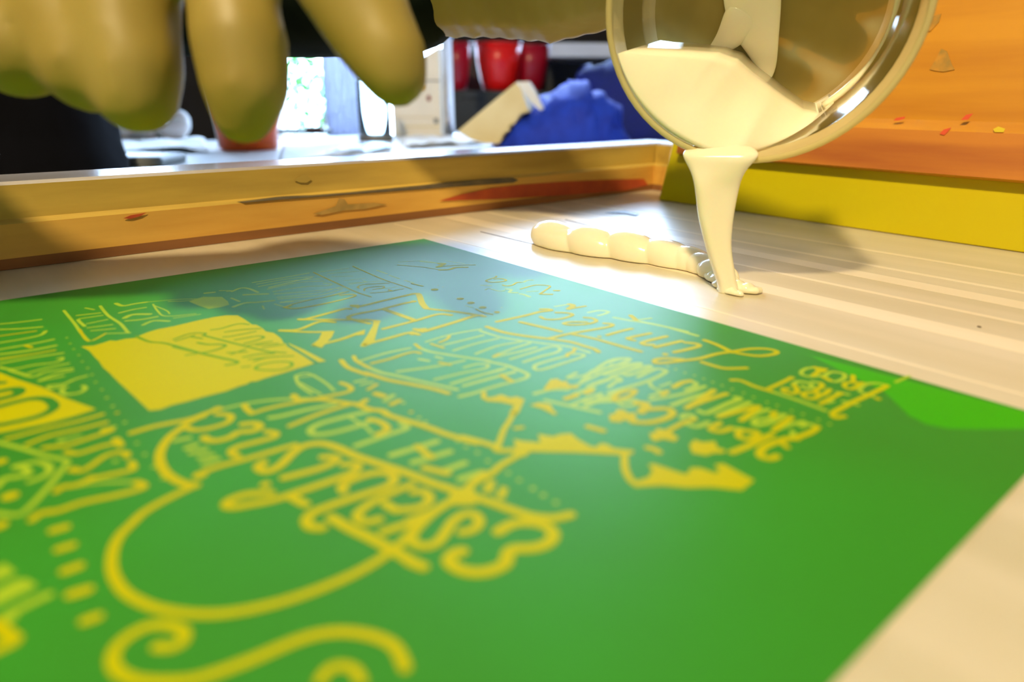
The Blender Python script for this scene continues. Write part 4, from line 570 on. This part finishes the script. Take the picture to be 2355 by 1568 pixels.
# left glove, behind the tub with its fingers spread round the back
BK = lambda a, r, t: tp(a, r, t)
G2 = [
 [(Vector((-.075, .43, .146)), .036), (WR2, .037), (Vector((.02, .405, .146)), .040), (Vector((.052, .392, .150)), .038), (Vector((.080, .385, .150)), .030)],
 [(Vector((.03, .40, .178)), .028), (Vector((.07, .388, .182)), .024)],
 [(Vector((.07, .386, .186)), .0125), (BK(.9, .030, 1.20), .0110), (BK(.55, .042, 1.17), .0095)],
 [(Vector((.080, .386, .166)), .0125), (BK(.35, .026, 1.20), .0115), (BK(.10, .043, 1.18), .0098)],
 [(Vector((.080, .384, .146)), .0120), (BK(-.4, .026, 1.20), .0110), (BK(-.45, .040, 1.18), .0094)],
 [(Vector((.072, .386, .130)), .0110), (BK(-1.6, .024, 1.20), .0100), (BK(-1.1, .036, 1.17), .0086)],
 [(Vector((.015, .392, .178)), .0155), (Vector((.024, .366, .186)), .0130), (BK(2.35, .066, .62), .0112), (BK(2.2, .0665, .38), .0094)]]
body_part('glove', G2, M_glove, .0018, 5, lab='cream latex glove holding the tub from behind')

# ------------------------------------------------------------------ things on the table
def tz(x, y): return ground(x, y, TZ)
def cup_prof(r0, r1, h, th=.0015): return [(r0*.9, 0), (r0, .003), (r0+(r1-r0)*.5, h*.5), (r1, h), (r1-th, h), (r0+(r1-r0)*.5-th, h*.5), (r0-th, .006), (.002, .005)]
c = tz(549, 348); c.y += .045
cup = thing('orange_cup', 'orange plastic cup behind the hanging glove fingers', 'cup', c)
bm = bmesh.new(); lathe(bm, c, cup_prof(.0440, .0535, .125)); obj('body', bm, M_orange, cup, True)
for h in (.010, .016, .022):
    bm = bmesh.new(); rr = .0446+.0095*h/.125; lathe(bm, c, [(rr, h-.0012), (rr+.0009, h), (rr, h+.0012)], cap=False); obj('ridge', bm, M_orange, cup, True)
bm = bmesh.new(); R = []
for h in (.004, .06, .118):
    rr = .0448+.0095*h/.125; R.append([c+Vector((rr*math.cos(a), rr*math.sin(a), h)) for a in [3.52+k*.07 for k in range(5)]])
rings(bm, R, cap=False, closed=False); o = obj('label_stripe', bm, M_white, cup); o['label'] = 'white stripe'
o.modifiers.new('t', 'SOLIDIFY').thickness = .0005
def sheet(name, cor, m, label, cat, amp=.004, lift=.0006, nx=26, group=None, seed=0, curl=0):
    a, b, c_, d = [Vector(p) for p in cor]; bm = bmesh.new(); G_ = []
    for i in range(nx+1):
        row = []
        for j in range(nx+1):
            s, t = i/nx, j/nx; p = a.lerp(b, s).lerp(d.lerp(c_, s), t)
            h = abs(noise.noise(Vector((p.x*14+seed, p.y*14, seed))))*amp+abs(noise.noise(Vector((p.x*40+seed, p.y*40, seed))))*amp*.4
            p.z = TZ+lift+h+curl*max(0, (s-.75))**2; row.append(bm.verts.new(p))
        G_.append(row)
    for i in range(nx):
        for j in range(nx): bm.faces.new([G_[i][j], G_[i+1][j], G_[i+1][j+1], G_[i][j+1]])
    o = obj(name, bm, m, None, True); o.modifiers.new('t', 'SOLIDIFY').thickness = .0004
    return tag(o, label, cat, group)
sheet('paper_sheet', (tz(275, 352), tz(480, 352), tz(470, 322), tz(262, 322)), M_paper, 'rumpled white paper sheet left of the orange cup', 'paper', .010, seed=3, group='paper sheets on the work table')
sheet('paper_sheet', (tz(640, 372), tz(900, 350), tz(880, 328), tz(650, 335)), M_paper, 'white paper sheet right of the orange cup', 'paper', .004, seed=5, group='paper sheets on the work table')
sheet('paper_sheet', (tz(930, 342), tz(1120, 332), tz(1080, 316), tz(925, 318)), M_paper, 'white crumpled sheet in front of the chrome pole', 'paper', .012, seed=9, group='paper sheets on the work table')
sheet('plastic_film', (tz(748, 356), tz(905, 347), tz(890, 336), tz(790, 338)), M_foil, 'pale blue plastic film lying flat near the glass jar', 'plastic film', .010, seed=11)
bm = bmesh.new(); p = tz(340, 322)
for k in range(7): ball(bm, p+Vector((random.uniform(-.06, .05), random.uniform(-.01, .05), .018)), .024, 3, (1.2, 1, .8))
for v in bm.verts:
    q = v.co; k = noise.noise(q*30)*.010+abs(noise.noise(q*70))*.005; v.co += Vector((k, k*.6, k)); v.co.z = max(v.co.z, TZ)
ball(bm, p+Vector((.055, .02, .034)), .02, 3)
o = obj('crumpled_paper', bm, M_paper, None, True); tag(o, 'crumpled white paper wad beside the orange cup', 'paper wad')
p = tz(315, 384)
bm = bmesh.new(); box(bm, p.x-.055, p.x+.03, p.y, p.y+.07, TZ, TZ+.012); o = bevel(obj('grey_tray', bm, M_grey), .004); tag(o, 'low grey tray at the table edge beside the black trousers', 'tray')
p = tz(690, 309)
tray = thing('dark_tray', 'shallow dark tray on the table under the green bush', 'tray', p)
bm = bmesh.new(); box(bm, p.x-.055, p.x+.05, p.y, p.y+.08, TZ, TZ+.010); bevel(obj('base', bm, mat('slate_tray', srgb(52, 60, 66), .4), tray), .002)
bm = bmesh.new(); box(bm, p.x+.012, p.x+.047, p.y+.002, p.y+.03, TZ+.0102, TZ+.016); obj('brown_strip', bm, mat('brown_strip', srgb(150, 90, 50), .5), tray)
p = tz(858, 326); p.y += .03
jar = thing('glass_jar', 'tall clear glass jar under the pointing gloved fingertip', 'jar', p)
bm = bmesh.new(); lathe(bm, p, [(.028, .004), (.030, .008), (.030, .105), (.026, .115), (.0245, .115), (.0285, .103), (.0285, .010), (.001, .009)], cap=False); obj('body', bm, M_glass, jar, True)
bm = bmesh.new(); lathe(bm, p, [(.032, 0), (.033, .002), (.033, .010), (.030, .012)]); o = obj('base_ring', bm, M_grey, jar, True); o['label'] = 'dark grey base'
p = tz(1033, 315)
pole = thing('chrome_pole', 'shiny upright chrome pole standing beside the cream carton', 'pole', p)
bm = bmesh.new(); lathe(bm, p, [(.0115, .004), (.0115, .60), (.009, .606)], 28); obj('tube', bm, M_chrome, pole, True)
bm = bmesh.new(); lathe(bm, p, [(.019, 0), (.019, .003), (.013, .006)], 28); obj('foot', bm, M_chrome, pole, True)
bm = bmesh.new(); lathe(bm, p, [(.0118, .186), (.0145, .190), (.0145, .202), (.0118, .206)], 28); obj('collar', bm, M_chrome, pole, True)
p = tz(960, 314)
car = thing('cream_carton', 'cream carton with a red dot standing left of the chrome pole', 'carton', p)
xl, xr, yy = at(905, 314, p.y).x, at(1016, 314, p.y).x, p.y
bm = bmesh.new(); hexa(bm, [(xl, yy, TZ), (xr, yy, TZ), (xr, yy+.06, TZ), (xl, yy+.06, TZ), (xl, yy, TZ+.12), (xr, yy, TZ+.175), (xr, yy+.06, TZ+.175), (xl, yy+.06, TZ+.12)])
bevel(obj('body', bm, mat('cream_print', srgb(246, 240, 222), .5), car), .002)
def mark(x0, y0, x1, y1, m, nm, lab, n=4):
    a, b = at(x0, y0, yy-.0012), at(x1, y1, yy-.0012); bm = bmesh.new()
    cx_, cz_, rx, rz_ = (a.x+b.x)/2, (a.z+b.z)/2, abs(b.x-a.x)/2, abs(a.z-b.z)/2
    if n == 4: pts = [(a.x, yy-.001, b.z), (b.x, yy-.001, b.z), (b.x, yy-.001, a.z), (a.x, yy-.001, a.z)]
    else: pts = [(cx_+rx*math.cos(t*6.283/n), yy-.001, cz_+rz_*math.sin(t*6.283/n)) for t in range(n)]
    prism(bm, pts, (0, .0008, 0)); o = obj(nm, bm, m, car); o['label'] = lab
mark(981, 219, 991, 233, mat('dark_red', srgb(140, 40, 30), .5), 'printed_dot', 'dark red dot', 12)
mark(965, 196, 977, 206, mat('amber', srgb(216, 176, 60), .5), 'printed_mark', 'amber mark')
mark(998, 272, 1008, 284, M_grey, 'printed_mark', 'grey mark')
mark(966, 184, 1012, 187, M_grey, 'printed_line', 'grey line'); mark(910, 268, 1000, 270, mat('tan_line', srgb(220, 200, 150), .5), 'printed_line', 'tan line'); mark(925, 290, 1010, 293, mat('tan_line2', srgb(230, 214, 150), .5), 'printed_line', 'tan line')
# leaning carton
YB = 1.17
bx = thing('tilted_box', 'torn cream cardboard box tilted against the blue cloths', 'box', at(1120, 330, YB))
q = [at(x, y, YB) for x, y in ((1052, 302), (1092, 268), (1140, 228), (1186, 190), (1196, 200), (1210, 240), (1216, 256), (1196, 262), (1184, 282), (1170, 288), (1172, 300), (1156, 306), (1146, 330), (1118, 331), (1085, 322))]
lowz = min(p.z for p in q); q = [Vector((p.x, p.y, max(p.z, TZ+.001))) for p in q]
bm = bmesh.new(); prism(bm, q, (.012, .055, -.002)); obj('body', bm, M_cream, bx)
bm = bmesh.new(); prism(bm, [at(x, y, YB-.004) for x, y in ((1188, 188), (1214, 187), (1226, 205), (1247, 250), (1243, 254), (1226, 240), (1204, 212))], (.004, .012, 0)); o = obj('flap', bm, M_paper, bx); o['label'] = 'white torn flap'
# blue cloths
def cloth(name, top, base_y, Y, depth, m, label, seed, amp, freq):
    # heap with a given skyline; folds come from ridged noise
    xs_ = [p[0] for p in top]; NXX, NT = 90, 46
    def sky(x):
        for (a, b), (c_, d) in zip(top, top[1:]):
            if a <= x <= c_: return b+(d-b)*(x-a)/(c_-a)
        return base_y
    bm = bmesh.new(); G_ = []
    for i in range(NXX+1):
        x = xs_[0]+(xs_[-1]-xs_[0])*i/NXX; hz = max(.002, at(x, sky(x), Y).z-TZ); X = at(x, base_y, Y).x; row = []
        for j in range(NT+1):
            t = j/NT*math.pi; env = math.sin(t)
            yy_ = Y-depth*math.cos(t)*(.55+.45*(1-abs(2*i/NXX-1)**3))
            n1 = 1-2*abs(noise.noise(Vector((X*freq+seed+j*.05, j*.07+seed, seed+i*.02))))
            n2 = noise.noise(Vector((X*freq*2.3, j*.16, seed*3)))
            z = hz*env**.7+(n1-.6)*amp*env*(1-env*.55)+n2*amp*.3*env*(1-env*.6)
            row.append(bm.verts.new((X+(n2*amp*.5)*env, yy_+(n1-.5)*amp*1.4*(1-abs(math.cos(t))), TZ+max(z, .001))))
        G_.append(row)
    for i in range(NXX):
        for j in range(NT): bm.faces.new([G_[i][j], G_[i+1][j], G_[i+1][j+1], G_[i][j+1]])
    bm.faces.new([G_[0][j] for j in range(NT+1)]); bm.faces.new([G_[NXX][j] for j in range(NT+1)])
    for i in range(NXX): bm.faces.new([G_[i][0], G_[i+1][0], G_[i+1][NT], G_[i][NT]])
    o = obj(name, bm, m, None, True); return tag(o, label, 'cloth', 'blue cloths heaped on the table')
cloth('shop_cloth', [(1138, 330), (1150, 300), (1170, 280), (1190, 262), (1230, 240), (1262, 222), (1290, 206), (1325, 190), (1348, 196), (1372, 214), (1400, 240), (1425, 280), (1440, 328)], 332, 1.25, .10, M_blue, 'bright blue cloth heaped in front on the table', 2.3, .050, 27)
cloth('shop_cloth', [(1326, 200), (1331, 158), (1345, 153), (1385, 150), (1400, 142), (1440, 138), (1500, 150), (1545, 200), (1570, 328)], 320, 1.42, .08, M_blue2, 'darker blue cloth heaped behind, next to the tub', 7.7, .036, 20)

# ------------------------------------------------------------------ dark shelf with red tubs
SY = 1.98
sh = thing('shelf_unit', 'black shelf unit with a white top edge behind the blue cloths', 'shelf', (at(1300, 300, SY).x, SY, FZ))
x0, x1 = at(1046, 300, SY).x, at(1640, 300, SY).x
zt, zb = at(1340, 131, SY).z, at(1150, 209, SY).z
bm = bmesh.new(); box(bm, x0, x1, SY+.30, SY+.32, FZ, zt+.03); obj('back_panel', bm, M_dark, sh)
for xx, zz in ((x0-.02, zb), (x1, zt), (at(1264, 200, SY).x, zt)):
    bm = bmesh.new(); box(bm, xx, xx+.02, SY+(.2 if zz == zt and xx < x1 else 0), SY+.32, FZ, zz); obj('side_panel', bm, M_dark, sh)
xm = at(1264, 200, SY).x
for z in (-.5, zb):
    bm = bmesh.new(); box(bm, x0, x1, SY+.002, SY+.30, z-.018, z); obj('shelf_board', bm, M_dark, sh)
bm = bmesh.new(); box(bm, xm, x1+.03, SY-.01, SY+.32, zt, zt+.034); o = obj('top_board', bm, mat('pale_board', srgb(206, 214, 230), .4), sh); o['label'] = 'pale top board'
bm = bmesh.new(); box(bm, x0, x1, SY+.006, SY+.02, zb-.30, zb-.02); obj('front_panel', bm, M_dark, sh)
def red_tub(xc, xw, label, m, dy=0):
    Y = SY+.075+dy; s = Y/1660; r1 = xw*s/2; cx_ = at(xc, 200, Y).x; h = .122
    t_ = thing('red_tub', label, 'tub', (cx_, Y, zb), 0, 'red tubs on the black shelf')
    bm = bmesh.new(); lathe(bm, (cx_, Y, zb), [(r1*.55, 0), (r1*.68, .006), (r1*.80, .03), (r1*.92, .07), (r1, h), (r1-.002, h), (r1*.9, .07), (r1*.66, .009), (.002, .008)]); obj('body', bm, m, t_, True)
    bm = bmesh.new(); lathe(bm, (cx_, Y, zb), [(r1, h-.004), (r1+.003, h-.002), (r1+.003, h+.003), (r1-.002, h+.003)], cap=False); obj('rim', bm, m, t_, True)
red_tub(1146, 104, 'bright red plastic tub, middle one of the three on the shelf', M_red)
red_tub(1218, 84, 'crimson plastic tub at the right of the three on the shelf', M_red2, .095)
red_tub(1052, 62, 'dark red plastic tub at the left, half behind the chrome pole', M_red2)
# lamp over the bench
lp = thing('pendant_lamp', 'metal pendant lamp hanging above the bench behind the camera', 'lamp', KEY)
bm = bmesh.new(); lathe(bm, (KEY[0], KEY[1], KEY[2]+.006), [(.15, 0), (.12, .05), (.06, .10), (.02, .12), (.018, .12), (.055, .095), (.115, .048), (.147, 0)], cap=False); obj('shade', bm, M_grey, lp, True)
bm = bmesh.new(); tube(bm, [(KEY[0], KEY[1], KEY[2]+.12), (KEY[0], KEY[1], CZ)], .003, 8); obj('cord', bm, M_black, lp)
